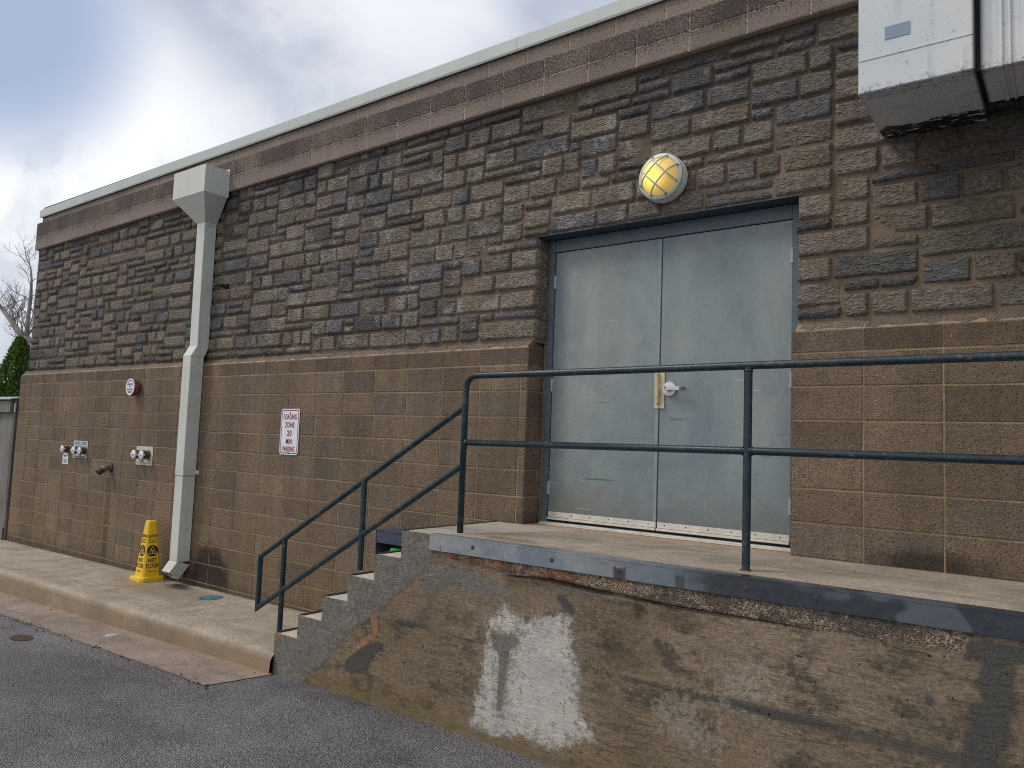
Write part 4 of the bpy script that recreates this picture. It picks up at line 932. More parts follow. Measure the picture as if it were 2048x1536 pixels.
bead((px1 + .024, ry, .602), (1, 0, 0), RR * 1.12); bead((px1 + .095, ry, rz), (1, 0, 0), RR * 1.05); bead((px1, ry, rz - .10), (0, 0, 1), RR * 1.05)
def zt(x): return .835 + (x - .93) * .580
def zl(x): return .440 + (x - .93) * .592
s_ = MB(); xe = -1.212
s_.tube([(px1, ry, zt(px1)), (xe, ry, zt(xe)), (xe - .002, ry, zl(xe)), (px1, ry, zl(px1))], RR, 18); s_.build('stair_rail', M['rail'], rl, smooth=40)
for x, b in ((-.003, -.366), (-.905, zs(-.9))): p_ = MB(); p_.tube([(x, ry, b), (x, ry, zt(x))], RR, 18); p_.build('post', M['rail'], rl, smooth=40)

# ------------------------------------------------------------------ downspout
ds = thing('downspout', (-3.67, 0, zs(-3.67)), 'pale grey square downspout with a big funnel head under the roof edge', 'downspout')
X0, X1 = -3.752, -3.590
def rect(z, y0, y1, x0=X0, x1=X1): return [(x0, y0, z), (x1, y0, z), (x1, y1, z), (x0, y1, z)]
u_ = MB(); u_.loft([rect(2.975, -.108, .036), rect(1.552, -.096, .042)]); up = u_.build('upper_pipe', M['spout'], ds, bevel=.004)
for yy in (-.03, -.065): sc_ = MB(); sc_.lathe((X1, yy, 2.935), (1, 0, 0), [(.006, 0), (.005, .003)], 8); sc_.build('screw', M['ink'], up)
j_ = MB(); j_.loft([rect(1.560, -.099, .044, X0 - .003, X1 + .003), rect(1.440, -.166, -.004, X0 - .003, X1 + .003)]); j_.build('offset_elbow', M['spout'], ds, bevel=.004)
l_ = MB(); l_.loft([rect(1.449, -.162, -.007), rect(.117, -.160, -.007)]); l_.loft([rect(.112, -.157, -.009, X0 + .003, X1 - .003), rect(-.815, -.157, -.009, X0 + .003, X1 - .003)]); l_.build('lower_pipe', M['spout'], ds, bevel=.004)
b_ = MB(); b_.box(X1, X1 + .004, -.155, .0, .135, .178); b_.box(X1, X1 + .05, -.004, .0, .135, .178)
sp_ = b_.build('strap', M['spout'], ds); 
for yy in (-.14, -.10, -.07, -.03): q_ = MB(); q_.lathe((X1 + .004, yy, .160), (1, 0, 0), [(.005, 0), (.004, .002)], 8); q_.build('rivet', M['ink'], sp_)
f_ = MB()
def skew(z, y0, z0, y1, z1): return [(X0, y0, z0), (X1, y0, z0), (X1, y1, z1), (X0, y1, z1)]
f_.loft([skew(0, -.158, -.812, -.006, -.850), skew(0, -.235, -.915, -.128, -1.000)], caps=False)
f_.loft([[(v[0] + .004 * (1 if v[0] < -3.67 else -1), v[1] + .004 * (1 if v[1] < -.1 else -1), v[2]) for v in r_] for r_ in (skew(0, -.232, -.914, -.130, -.998), skew(0, -.160, -.815, -.010, -.85))], caps=False)
f_.build('outlet_elbow', M['spout'], ds)
hx0, hx1, hy0, hy1 = -3.99, -3.345, -.288, -.006
h_ = MB(); h_.loft([rect(3.230, hy0, hy1, hx0, hx1), rect(3.535, hy0, hy1, hx0, hx1)], caps=False); h_.loft([rect(3.530, hy0 + .004, hy1 - .004, hx0 + .004, hx1 - .004), rect(3.236, hy0 + .004, hy1 - .004, hx0 + .004, hx1 - .004)], caps=False)
h_.loft([rect(2.968, -.112, .038, X0 - .004, X1 + .004), rect(3.232, hy0, hy1, hx0, hx1)], caps=False)
h_.box(hx0, hx1 + .012, -.004, -.001, 3.23, 3.56)
h_.build('funnel_head', M['spout'], ds)

# ------------------------------------------------------------------ lamp
LC = Vector((1.985, .028, 2.478)); lr = .166
lamp = thing('wall_lamp', LC, 'round caged wall lamp glowing yellow above the double door', 'wall lamp')
b_ = MB(); b_.lathe(LC, (0, -1, 0), [(lr, -.0), (lr, .045), (lr - .008, .055), (lr - .010, .060)], 48, (True, True)); b_.lathe(LC, (0, -1, 0), [(lr - .012, .060), (lr - .004, .064), (lr - .004, .088), (lr - .012, .096), (lr - .030, .099), (lr - .034, .090)], 48, (False, False)); b_.build('housing', M['lampring'], lamp, smooth=40)
d_ = MB(); gr = lr - .033; d_.lathe(LC, (0, -1, 0), [(gr, .080), (gr * .985, .098), (gr * .93, .114), (gr * .80, .130), (gr * .60, .141), (gr * .35, .147), (.004, .149)], 48, (False, True)); d_.build('glass', M['lamp'], lamp, smooth='all')
for k, (dx, dz) in enumerate(((1, 1), (1, 1), (1, -1), (1, -1))):
    off = .052 if k % 2 else -.052; d = Vector((dx, 0, dz)).normalized(); pz_ = Vector((-dz, 0, dx)).normalized(); pts = []
    L = math.sqrt((lr - .020) ** 2 - off ** 2)
    for i in range(17):
        s = -1 + 2 * i / 16; rr = math.sqrt((s * L) ** 2 + off ** 2) / gr
        pts.append(LC + d * (s * L) + pz_ * off + Vector((0, -(.098 + .066 * max(0, 1 - abs(s) ** 3.2)), 0)))
    c_ = MB(); c_.tube(pts, .0062, 8); c_.build('cage_bar', M['lampring'], lamp, smooth='all')
for a in (20, 110, 200, 290):
    w_ = MB(); w_.lathe(LC + Vector((math.cos(R(a)) * (lr - .017), 0, math.sin(R(a)) * (lr - .017))), (0, -1, 0), [(.005, .097), (.004, .1015)], 8)
    w_.build('screw', M['ink'], lamp)

# ------------------------------------------------------------------ parking sign
sg = thing('parking_sign', (-1.98, -.004, .64), 'white metal sign with red border reading LOADING ZONE 20 MIN PARKING', 'sign')
def rrect(x0, x1, z0, z1, r, y, n=6):
    out = []
    for cx_, cz_, a0 in ((x1 - r, z0 + r, -90), (x1 - r, z1 - r, 0), (x0 + r, z1 - r, 90), (x0 + r, z0 + r, 180)):
        for k in range(n + 1): a = R(a0 + 90 * k / n); out.append((cx_ + r * math.cos(a), y, cz_ + r * math.sin(a)))
    return out
sx0, sx1, sz0, sz1 = -2.124, -1.836, .414, .866
p_ = MB(); p_.loft([rrect(sx0, sx1, sz0, sz1, .035, -.006), rrect(sx0, sx1, sz0, sz1, .035, -.009)]); p_.build('plate', M['white'], sg)
e_ = MB(); oR = rrect(sx0 + .011, sx1 - .011, sz0 + .011, sz1 - .011, .027, -.0098); iR = rrect(sx0 + .020, sx1 - .020, sz0 + .020, sz1 - .020, .019, -.0098); n = len(oR)
e_.add(oR + iR, [(k, (k + 1) % n, n + (k + 1) % n, n + k) for k in range(n)]); e_.build('border', M['red'], sg, recalc=False)
l_ = MB()
for (txt, z, s, w) in (('LOADING', .762, .074, .60), ('ZONE', .682, .074, .70), ('20', .597, .084, .86), ('MIN', .520, .074, .74), ('PARKING', .445, .074, .58)):
    letters(l_, txt, s, basis(((sx0 + sx1) / 2, -.0104, z), (1, 0, 0), (0, 0, 1)), w, space=1.06, bold=.012)
l_.build('lettering', M['red'], sg, recalc=False)
for z in (.826, .432):
    w_ = MB(); w_.lathe((-1.98, -.009, z), (0, -1, 0), [(.009, 0), (.008, .004)], 6)
    w_.build('bolt', M['ink'], sg)

# ------------------------------------------------------------------ alarm bell
ab = thing('alarm_gong', (-5.02, 0, 1.12), 'round red alarm gong with a white lettered face on the block wall', 'alarm')
b_ = MB(); b_.lathe((-5.02, 0, 1.12), (0, -1, 0), [(.045, 0), (.045, .03), (.104, .032), (.108, .05), (.104, .088), (.096, .092)], 40); b_.build('gong', M['bellred'], ab, smooth=40)
b_ = MB(); b_.lathe((-5.02, -.092, 1.12), (0, -1, 0), [(.103, 0), (.103, .005)], 40); b_.build('face_plate', M['white'], ab)
l_ = MB()
for txt, z, s, w in (('SPRINKLER', 1.140, .036, .82), ('FIRE ALARM', 1.080, .032, .85), ('WHEN BELL RINGS', 1.062, .014, .9), ('CALL FIRE DEPT', 1.045, .014, .85)): letters(l_, txt, s, basis((-5.02, -.0980, z), (1, 0, 0), (0, 0, 1)), w)
l_.lathe((-5.02, -.0975, 1.125), (0, -1, 0), [(.009, 0), (.008, .006)], 12)
for k in range(9):
    a = R(50 + k * 10); l_.obox((-5.02 + math.cos(a) * .082, -.0980, 1.12 + math.sin(a) * .082), (math.sin(a), 0, -math.cos(a)), (0, 1, 0), (math.cos(a), 0, math.sin(a)), .0045, .0006, .006)
l_.build('lettering', M['blueink'], ab, recalc=False)

# ------------------------------------------------------------------ fire hose inlets
def barrel(parent, x, z, r, out, kind):
    b = MB(); b.lathe((x, -.006, z), (0, -1, 0), [(r * 1.25, 0), (r * 1.2, .018), (r * .92, .022), (r * .92, out * .5), (r * 1.18, out * .52), (r * 1.18, out * .66), (r * .95, out * .68), (r * .95, out * .80)], 28)
    o = b.build('hose_coupling', M['capdark'], parent, smooth=40)
    c = MB(); c.lathe((x, -.006, z), (0, -1, 0), [(r * 1.12, out * .80), (r * 1.15, out * .84), (r * 1.15, out * .97), (r * 1.0, out), (.002, out + .002)], 28)
    for sx in (-1, 1): c.obox((x + sx * r * 1.2, -.006 - out * .9, z), (1, 0, 0), (0, 1, 0), (0, 0, 1), r * .16, .012, .010)
    c.build('hose_cap', M['cap'], parent, smooth=40)
    s = MB(); s.obox((x, -.009 - out, z - .002), (1, 0, 0), (0, 1, 0), (0, 0, 1), r * .42, .0012, r * .09); s.build('cap_mark', M['ink'], o)
    ch = MB(); pts = [(x + r * .3, -.02 - out * .7, z - r * .9), (x + r * .6, -.03 - out * .5, z - r * 2.0), (x + r * 1.1, -.03, z - r * 2.3), (x + r * 1.4, -.012, z - r * 1.3)]
    ch.tube(pts, .0035, 6); ch.build('chain', M['capdark'], o)
G1 = 'fire hose inlets on the block wall'
f1 = thing('hose_inlet', (-6.40, 0, .31), 'twin chrome-capped hose inlet on a pale blue-grey lettered plate', 'hose inlet', G1)
p_ = MB(); p_.box(-6.600, -6.195, -.006, .0, .195, .430); p_.build('wall_plate', simple('blue_grey_plate', (.42, .48, .53), .5), f1, bevel=.003)
l_ = MB(); letters(l_, 'AUTO SPKR', .062, basis((-6.40, -.0068, .372), (1, 0, 0), (0, 0, 1)), 1.02); letters(l_, 'FIRE DEPT CONNECTION', .022, basis((-6.40, -.0068, .340), (1, 0, 0), (0, 0, 1)), 1.0); l_.box(-6.56, -6.25, -.0066, -.006, .212, .226); l_.build('lettering', M['blueink'], f1, recalc=False)
barrel(f1, -6.252, .300, .042, .085, 0); barrel(f1, -6.425, .300, .042, .085, 0)
f2 = thing('hose_inlet', (-4.735, 0, .30), 'twin chrome-capped hose inlet on a plain cream plate near the downspout', 'hose inlet', G1)
p_ = MB(); p_.box(-4.930, -4.540, -.006, .0, .180, .412); p_.build('wall_plate', M['cream'], f2, bevel=.003)
barrel(f2, -4.640, .308, .046, .095, 0); barrel(f2, -4.820, .308, .046, .095, 0)
f3 = thing('hose_valve', (-6.78, 0, .30), 'single chrome-capped hose valve with a white instruction tag under it', 'hose valve', G1)
p_ = MB(); p_.box(-6.85, -6.72, -.006, .0, .255, .36); p_.build('wall_plate', M['cap'], f3, bevel=.003); barrel(f3, -6.76, .308, .040, .080, 0)
t_ = MB(); t_.box(-6.90, -6.735, -.005, -.001, .10, .245); tg = t_.build('instruction_tag', M['white'], f3)
l_ = MB()
for k in range(4): l_.box(-6.875, -6.765, -.0058, -.0050, .118 + k * .013, .124 + k * .013)
l_.tube([(-6.86, -.0056, .185), (-6.84, -.0056, .228), (-6.825, -.0056, .205), (-6.80, -.0056, .20)], .004, 5); l_.build('tag_print', M['blueink'], tg, recalc=False)

pp = thing('drain_pipe', (-5.55, 0, .11), 'short rusty drain pipe elbow sticking out of the wall', 'pipe')
q_ = MB(); q_.lathe((-5.53, 0, .115), (0, -1, 0), [(.058, 0), (.058, .012), (.045, .018)], 20); q_.build('flange', M['pipe'], pp, smooth=40)
q_ = MB(); q_.tube([(-5.53, -.01, .115), (-5.53, -.05, .115), (-5.53, -.085, .105), (-5.53, -.11, .088)], [.040, .040, .042, .042], 18); q_.build('elbow', M['brass'], pp, smooth=45)
q_ = MB(); q_.tube([(-5.53, -.105, .091), (-5.53, -.16, .050)], .040, 18, False); q_.tube([(-5.53, -.158, .051), (-5.53, -.11, .088)], .034, 18, True); q_.build('spout', M['pipe'], pp, smooth=45)

nb = thing('wall_spigot', (-3.33, .03, 2.23), 'small black stub pipe in the stonework right of the downspout', 'pipe')
q_ = MB(); q_.lathe((-3.33, .045, 2.235), (0, -1, 0), [(.034, 0), (.034, .02), (.022, .026), (.022, .06)], 16); q_.build('collar', M['ink'], nb, smooth=40)
q_ = MB(); q_.tube([(-3.33, -.01, 2.235), (-3.345, -.05, 2.232), (-3.375, -.075, 2.222)], .017, 12); q_.build('nozzle', M['ink'], nb, smooth=40)

# ------------------------------------------------------------------ wet-floor cone
cc = Vector((-4.13, -.185, zs(-4.1) + .004)); cone = thing('caution_cone', cc, 'yellow four-sided WET FLOOR caution cone beside the downspout', 'caution cone')
ang = R(-2); ux = Vector((math.cos(ang), math.sin(ang), 0)); uy = Vector((-math.sin(ang), math.cos(ang), 0))
def sq(hw, z, ch): 
    q = [(hw - ch, -hw), (hw, -hw + ch), (hw, hw - ch), (hw - ch, hw), (-hw + ch, hw), (-hw, hw - ch), (-hw, -hw + ch), (-hw + ch, -hw)]
    return [cc + ux * a + uy * b + Vector((0, 0, z)) for a, b in q]
bs = MB(); bs.loft([sq(.143, .0, .03), sq(.145, .006, .03), sq(.143, .038, .03), sq(.136, .050, .028), sq(.105, .055, .02)]); bs.build('base', M['yellow'], cone, bevel=.004)
BH, TH = .102, .047; z0c, z1c = .055, .660
sh = MB(); sh.loft([sq(BH, z0c - .004, .018), sq(TH, z1c - .012, .012), sq(TH - .004, z1c - .002, .012), sq(TH - .012, z1c, .012)]); bodyo = sh.build('body', M['yellow'], cone, bevel=.002)
for (nrm, rgt) in ((ux, uy), (-uy, ux), (-ux, -uy), (uy, -ux)):
    pr = MB(); yl = MB(); a = cc + nrm * BH + Vector((0, 0, z0c)); b = cc + nrm * TH + Vector((0, 0, z1c - .012)); up_ = (b - a).normalized(); L = (b - a).length
    def face(h, out=.0012): o = a + up_ * h; out_v = rgt.cross(up_).normalized(); return basis(o + out_v * out, rgt, up_)
    letters(pr, 'CAUTION', .046, face(.425), .50, bold=.012); letters(pr, 'CUIDADO', .019, face(.392), .95); letters(pr, 'PISO MOJADO', .019, face(.368), .74)
    letters(pr, 'WET', .066, face(.150), .74, bold=.012); letters(pr, 'FLOOR', .066, face(.092), .68, bold=.012); letters(pr, 'Rubbermaid', .020, face(.050), .95)
    Mx = face(.278); pr.add([Mx @ Vector((math.cos(2 * math.pi * k / 32) * .062, math.sin(2 * math.pi * k / 32) * .062, 0)) for k in range(32)], [tuple(range(32))])
    My = face(.278, .0020); T = [(-.050, -.034), (.050, -.034), (0, .054)]; I = [(-.041, -.028), (.041, -.028), (0, .042)]
    yl.add([My @ Vector((*q, 0)) for q in T + I], [(k, (k + 1) % 3, 3 + (k + 1) % 3, 3 + k) for k in range(3)])
    def bar(p, q, w):
        p, q = Vector((*p, 0)), Vector((*q, 0)); d = (q - p).normalized(); nn = Vector((-d.y, d.x, 0)) * w; yl.add([My @ v for v in (p - nn, q - nn, q + nn, p + nn)], [(0, 1, 2, 3)])
    bar((-.014, .016), (.008, -.006), .0045); bar((.008, -.006), (.022, -.022), .003); bar((.006, -.008), (-.004, -.022), .003); bar((-.012, .010), (.012, .006), .0025); bar((-.010, .012), (-.016, -.006), .0025); bar((-.026, -.028), (.024, -.026), .002)
    yl.add([My @ Vector((-.019 + math.cos(k) * .006, .021 + math.sin(k) * .006, 0)) for k in np.linspace(0, 2 * math.pi, 9)[:-1]], [tuple(range(8))])
    pr.build('print', M['ink'], bodyo, recalc=False); yl.build('pictogram', M['yellow'], bodyo, recalc=False)

# ------------------------------------------------------------------ ventilation duct on the wall
vd = thing('ventilation_duct', (3.65, .05, 2.47), 'big white-grey sheet metal ventilation duct boxed against the stone wall', 'duct')
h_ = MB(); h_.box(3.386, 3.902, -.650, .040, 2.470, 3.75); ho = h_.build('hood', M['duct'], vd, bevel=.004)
s_ = MB()
for z in (2.640, 3.02): s_.box(3.388, 3.900, -.6535, -.6500, z, z + .009)
s_.box(3.388, 3.900, -.40, -.392, 2.4672, 2.4700); s_.box(3.384, 3.390, -.653, .04, 2.466, 2.474); s_.build('seam', M['duct'], ho, bevel=.001)
pa = MB(); pa.box(3.512, 3.627, -.6535, -.6502, 2.725, 2.792); pa.build('patch', simple('blue_grey_tape', (.20, .27, .38), .5), ho)
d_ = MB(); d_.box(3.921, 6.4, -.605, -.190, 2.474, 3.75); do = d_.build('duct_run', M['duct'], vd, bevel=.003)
w_ = MB()
for x, w in ((3.995, .018), (4.035, .012), (4.085, .02), (4.5, .02), (4.95, .02), (5.4, .02), (5.9, .02)): w_.box(x, x + w, -.617, -.605, 2.468, 3.74); w_.box(x, x + w, -.617, -.19, 2.466, 2.474)
w_.build('rib', M['duct'], do, bevel=.002)
pa = MB(); pa.box(3.926, 3.990, -.6085, -.6052, 2.83, 2.99); pa.build('patch', simple('dark_blue_tape', (.10, .13, .18), .6, 0, .5, 20), do)
c_ = MB(); c_.box(3.9025, 3.9205, -.56, -.1, 2.49, 3.74); c_.build('joint_collar', M['black'], vd)
for x in (4.3, 5.5):
    br = MB(); br.box(x, x + .05, -.19, .06, 2.55, 2.60)
    br.build('wall_bracket', M['capdark'], vd)

# ------------------------------------------------------------------ blue bin on the steps
bn = thing('storage_bin', (-.3, -.2, -.72), 'dark blue open-fronted bin on the steps with something green inside', 'bin')
bx0, bx1, by0, by1, bz0, bz1 = -.448, -.02, -.240, -.03, -.548, -.160
q_ = MB(); q_.box(bx0, bx0 + .014, by0, by1, bz0, bz1); q_.box(bx1 - .014, bx1, by0, by1, bz0, bz1); q_.box(bx0 + .014, bx1 - .014, by1 - .014, by1, bz0, bz1)
q_.box(bx0 + .014, bx1 - .014, by0, by0 + .012, -.255, bz1); q_.box(bx0 + .014, bx1 - .014, by0, by1 - .014, bz0, bz0 + .012); q_.box(bx0 - .004, bx1 + .004, by0 - .004, by1, bz1, bz1 + .010)
q_.build('shell', M['blueplastic'], bn, bevel=.003)
q_ = MB(); q_.loft([[(-.26, by0 + .02, -.53), (-.05, by0 + .02, -.53), (-.05, by1 - .03, -.53), (-.26, by1 - .03, -.53)], [(-.29, by0 + .004, -.285), (-.04, by0 + .004, -.285), (-.04, by1 - .03, -.285), (-.29, by1 - .03, -.285)]]); q_.build('green_liner', M['greenplastic'], bn, bevel=.012)

# ------------------------------------------------------------------ covers
cv = MB(); c0 = Vector((-2.77, -.235, zs(-2.77) + .004)); cv.lathe(c0, (0, 0, 1), [(.098, -.002), (.098, .0030), (.088, .0045), (.004, .0050)], 32); cv.obox(c0 + Vector((-.02, .01, .0065)), (1, .3, 0), (-.3, 1, 0), (0, 0, 1), .03, .006, .002)
tag(cv.build('cleanout_cover', M['lid'], smooth=30), 'round teal blue cleanout cover set in the sidewalk near the steps', 'cover')
cr = MB(); cr.lathe(c0, (0, 0, 1), [(.099, .0), (.107, .003), (.112, .0022), (.118, -.001)], 32, (False, False)); o = cr.build('cover_rim', M['muck']); o.parent = bpy.data.objects['cleanout_cover']
gc = MB(); gx_ = -2.74; gc.lathe((gx_, -1.225, za(gx_) + .009), (0, 0, 1), [(.056, -.002), (.056, .004), (.050, .006), (.003, .0065)], 28)
tag(gc.build('survey_cap', M['cover'], smooth=30), 'small round pale metal cap set in the gutter', 'cap')

# ------------------------------------------------------------------ fence
fe = thing('fence', (-9.6, 0, -1.15), 'weathered grey board fence with a pale metal cap at the building corner', 'fence')
def wt(k=1): b = rnd.gauss(1, .12) * k; return (.200 * b, .195 * b, .185 * b)
p_ = MB(); p_.box(-8.635, -8.570, -.02, .075, -1.2, .985, wt(.75)); p_.build('post', M['wood'], fe, bevel=.004)
p_ = MB(); x = -8.640
while x > -13:
    w = rnd.choice((.14, .19, .14, .24)); y = rnd.choice((-.01, .012)); 
    if abs(x + 8.64) < .01: w = .26; y = -.018
    p_.box(x - w, x - .006, y, y + .022, -1.10, .93, wt()); x -= w
p_.build('boards', M['wood'], fe)
p_ = MB(); p_.box(-13, -8.655, -.062, -.024, .79, .965, wt(.9)); p_.box(-13, -8.655, .036, .07, -.9, -.78, wt()); p_.build('top_board', M['wood'], fe, bevel=.003)
p_ = MB(); p_.loft([[(x, -.10, .985), (x, -.10, 1.000), (x, .16, 1.045), (x, .16, 1.030)] for x in (-13, -8.565)]); p_.build('cap_flashing', M['flash'], fe)
p_ = MB(); p_.box(-8.585, -8.555, -.035, -.018, .80, .93); p_.build('hinge', M['cover'], fe)
p_ = MB(); p_.box(-8.66, -8.60, -.03, .06, -1.13, -.93); p_.build('base_bracket', M['ink'], fe)

# ------------------------------------------------------------------ trees
def conifer(name, label, x, y, z0, h, r, n, seed):
    t = thing(name, (x, y, z0), label, 'tree', 'evergreen trees behind the fence'); rg = random.Random(seed)
    k = MB(); k.tube([(x, y, z0), (x + .03, y, z0 + h * .5), (x, y, z0 + h * .96)], [.07, .045, .01], 8); k.build('trunk', M['bark'], t, smooth='all')
    f = MB()
    lobes = [(rg.uniform(0, 6.28), rg.uniform(.1, .8), rg.uniform(.25, .5)) for _ in range(16)]
    for _ in range(n):
        u = rg.random() ** 1.25; a = rg.uniform(0, 2 * math.pi)
        prof = (1 - u) ** .62 * min(1, .45 + u * 3.5)
        bump = 1 + .22 * mn.noise(Vector((math.cos(a) * 2.2, math.sin(a) * 2.2, u * h * 2.0 + seed)))+ .12 * mn.noise(Vector((math.cos(a) * 6, math.sin(a) * 6, u * h * 6 + seed)))
        rr = r * prof * bump * rg.uniform(.70, 1.03); c = Vector((x + rr * math.cos(a), y + rr * math.sin(a), z0 + .12 + u * h))
        s = rg.uniform(.022, .05); out = Vector((math.cos(a), math.sin(a), rg.uniform(.6, 1.8))).normalized(); side = Vector((-math.sin(a), math.cos(a), rg.uniform(-.5, .5))).normalized()
        if rg.random() < .45: side = (side + out.cross(side) * rg.uniform(-1, 1)).normalized()
        b = rg.uniform(.35, 1.6) * (1.15 if bump > 1 else .8); col = (.085 * b + (.04 if rg.random() < .15 else 0), .185 * b, .032 * b)  # lobes lighter, hollows darker: crown light and shade put into the tint
        f.add([c - side * s * .5, c + out * s * .9 - side * s * .6, c + out * s * 2.0, c + out * s * .9 + side * s * .6], [(0, 1, 2, 3)], col)
    f.build('crown', M['leaf'], t, recalc=False)
conifer('evergreen_tree', 'tallest pointed evergreen behind the fence, close to the stone corner', -14.15, 2.0, -1.4, 3.75, .80, 15000, 3)
conifer('evergreen_tree', 'lower evergreen behind the fence, cut by the left picture edge', -15.35, 1.75, -1.4, 3.55, .95, 14000, 8)
conifer('evergreen_tree', 'short bushy evergreen filling the gap between two taller ones', -14.75, 2.3, -1.4, 3.05, .8, 9000, 12)

bt = thing('bare_tree', (-22.0, 5, -1.4), 'tall leafless tree with pale forked trunk behind the building corner', 'tree')
tk = MB(); br = MB(); tw = MB(); rg = random.Random(21)
def limb(mb, p, d, L, r0, r1, wig, n=7, up=.0):
    pts = [Vector(p)]; d = Vector(d).normalized(); rs = [r0]
    for i in range(n):
        d = (d + Vector((rg.uniform(-1, 1), rg.uniform(-1, 1), rg.uniform(-1, 1) + up)) * wig).normalized(); pts.append(pts[-1] + d * L / n); rs.append(r0 + (r1 - r0) * (i + 1) / n)
    mb.tube(pts, rs, 8 if r0 > .04 else 5); return pts, rs, d
def grow(p, d, L, r, depth):
    mb = br if r > .030 else tw
    pts, rs, dd = limb(mb, p, d, L, r, r * .5, .20 if depth else .12, 6, .18)
    if depth >= 5 or r < .0039: return
    k = rg.choice((3, 4)) if depth < 4 else 3
    for i in range(k):
        t = rg.uniform(.3, 1); q = min(6, max(1, int(t * 6))); base = pts[q]
        a = (pts[q] - pts[q - 1]).normalized(); side = Vector((rg.uniform(-1, 1), rg.uniform(-1, 1), rg.uniform(-.4, 1))).normalized()
        nd = (a * .75 + side * .85).normalized(); grow(base, nd, L * rg.uniform(.5, .75), max(.0038, rs[q] * rg.uniform(.45, .65)), depth + 1)
tk.tube([(-22.0, 5, -1.5), (-21.98, 5, 1.5), (-21.95, 5, 3.0), (-21.92, 5, 3.35)], [.17, .14, .125, .12], 12)
trunkspecs = [((-21.9, 5, 3.25), [(-21.9, 5, 3.25), (-21.95, 5, 3.8), (-22.0, 5.05, 4.6), (-22.2, 5.1, 5.2), (-22.35, 5.1, 5.6)], .075), ((-22, 5, 3.2), [(-22.0, 5, 3.2), (-22.35, 4.9, 3.55), (-22.9, 4.8, 4.0), (-23.6, 4.7, 4.5), (-24.5, 4.6, 4.9), (-25.3, 4.5, 5.2)], .10), ((-22, 5, 2.8), [(-22.0, 5, 2.7), (-22.6, 5.2, 3.15), (-23.4, 5.4, 3.5), (-24.4, 5.6, 3.8), (-25.4, 5.8, 4.4)], .08)]
for _, pts, r in trunkspecs:
    rs = [r * (1 - .72 * i / (len(pts) - 1)) for i in range(len(pts))]; tk.tube(pts, rs, 10)
    for i in range(1, len(pts)):
        for _k in range(3):
            a = (Vector(pts[i]) - Vector(pts[i - 1])).normalized(); f = rg.random(); base = Vector(pts[i - 1]).lerp(Vector(pts[i]), f)
            side = Vector((rg.uniform(-1, 1), rg.uniform(-1, 1), rg.uniform(-.3, 1))).normalized(); grow(base, a * .6 + side * .9, rg.uniform(.55, 1.05), max(.010, rs[i] * .36), 1)
    grow(pts[-1], Vector(pts[-1]) - Vector(pts[-2]), .8, rs[-1] * .8, 1)
tk.build('trunk', M['bark'], bt, smooth='all'); br.build('branches', M['bark'], bt, smooth='all'); tw.build('twigs', M['bark'], bt, smooth='all')

# ------------------------------------------------------------------ sky, sun, camera
SUN_EL, SUN_AZ = 50, 218          # azimuth measured from +X counter-clockwise
sd = Vector((math.cos(R(SUN_EL)) * math.cos(R(SUN_AZ)), math.cos(R(SUN_EL)) * math.sin(R(SUN_AZ)), math.sin(R(SUN_EL))))
W = bpy.data.worlds.new('World'); SC.world = W; W.use_nodes = True
class GW(G):
    def __init__(s, w): s.t = w.node_tree; s.t.nodes.clear(); s.o = s.n('ShaderNodeOutputWorld'); s.p = s.n('ShaderNodeTexCoord').outputs['Generated']
w = GW(W)
sky = w.n('ShaderNodeTexSky', sky_type='NISHITA'); sky.sun_disc = False; sky.sun_elevation = R(SUN_EL); sky.sun_rotation = R(90 - SUN_AZ); sky.air_density = 1.2; sky.dust_density = 2.5
def glow(d, k0, k1):
    q = w.n('ShaderNodeVectorMath', operation='DOT_PRODUCT'); w.lk(q.inputs[0], w.p); q.inputs[1].default_value = Vector(d).normalized(); return w.ss(q.outputs['Value'], k0, k1)
warp = w.noise(2.0, 4, .55, None, 0, 'Color'); wv = w.n('ShaderNodeVectorMath', operation='MULTIPLY_ADD'); w.lk(wv.inputs[0], warp); wv.inputs[1].default_value = (.35, .35, .25); w.lk(wv.inputs[2], w.p)
cl = w.noise(3.4, 8, .56, w.mapv(wv.outputs[0], (1, 1, 1.6), loc=(.6, .2, 1.1)))
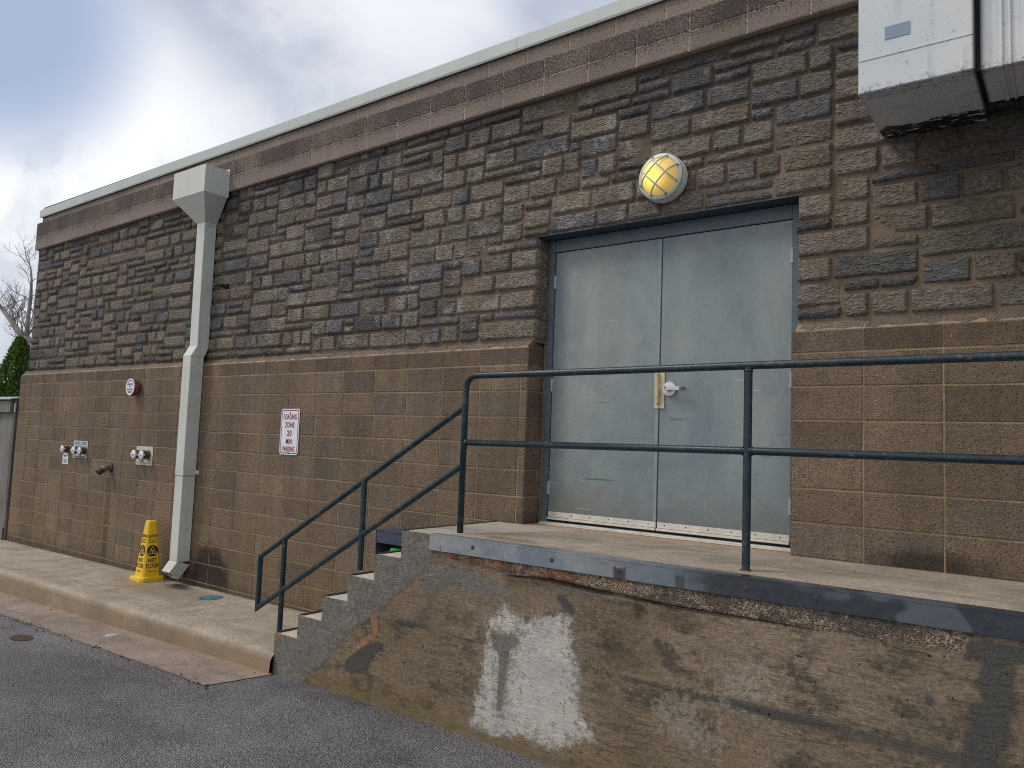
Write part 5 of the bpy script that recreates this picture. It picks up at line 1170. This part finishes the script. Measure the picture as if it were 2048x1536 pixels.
c = w.ramp(cl, [(.34, (4.6, 5.1, 6.4)), (.45, (5.4, 5.9, 7.1)), (.54, (6.7, 7.1, 8.0)), (.66, (8.8, 9.0, 9.6))])
b1 = w.m('MULTIPLY', glow((-.880, .385, .277), .972, .9985), w.ss(w.noise(5, 5, .6, wv.outputs[0]), .30, .56, .15, 1))
b2 = w.m('MULTIPLY', glow((-.609, .600, .52), .990, .9998), .7); b3 = w.m('MULTIPLY', glow((-.93, .30, .24), .975, .999), .35)
c = w.mix(w.m('MAXIMUM', w.m('MAXIMUM', b1, b2), b3), c, (11.0, 11.2, 11.5))
c = w.mix(glow((-.871, .268, .41), .985, .999), c, (4.2, 5.2, 7.3))
c = w.mix(.93, sky.outputs[0], c)
front = glow((-.15, -.82, .5), .30, .95); c = w.mix(w.m('MULTIPLY', front, .75), c, (12.0, 11.5, 10.7))  # unseen bright sky behind the camera, added to lift the wall
bg = w.n('ShaderNodeBackground'); w.lk(bg.inputs[0], c); bg.inputs[1].default_value = .075; w.t.links.new(bg.outputs[0], w.o.inputs[0])
L = bpy.data.lights.new('sun', 'SUN'); L.energy = 1.25; L.angle = R(19); L.color = (1, .95, .88); lo = bpy.data.objects.new('sun', L); COL.objects.link(lo); lo.rotation_euler = sd.to_track_quat('Z', 'Y').to_euler()

cam = bpy.data.cameras.new('camera'); cam.sensor_width = 36; cam.lens = LENS; cam.clip_end = 500; co = bpy.data.objects.new('camera', cam); COL.objects.link(co)
r0, r1, r2 = (Vector(q) for q in CAMR)
co.matrix_world = Matrix(((r0.x, -r1.x, -r2.x, CAMP.x), (r0.y, -r1.y, -r2.y, CAMP.y), (r0.z, -r1.z, -r2.z, CAMP.z), (0, 0, 0, 1)))
SC.camera = co
vs_ = SC.view_settings; vs_.view_transform = 'Standard'; vs_.look = 'None'; vs_.gamma = 1; vs_.exposure = .38
SC.display_settings.display_device = 'sRGB'

SC.cycles.pixel_filter_type = 'BLACKMAN_HARRIS'; SC.cycles.filter_width = 1.05; SC.cycles.use_denoising = False
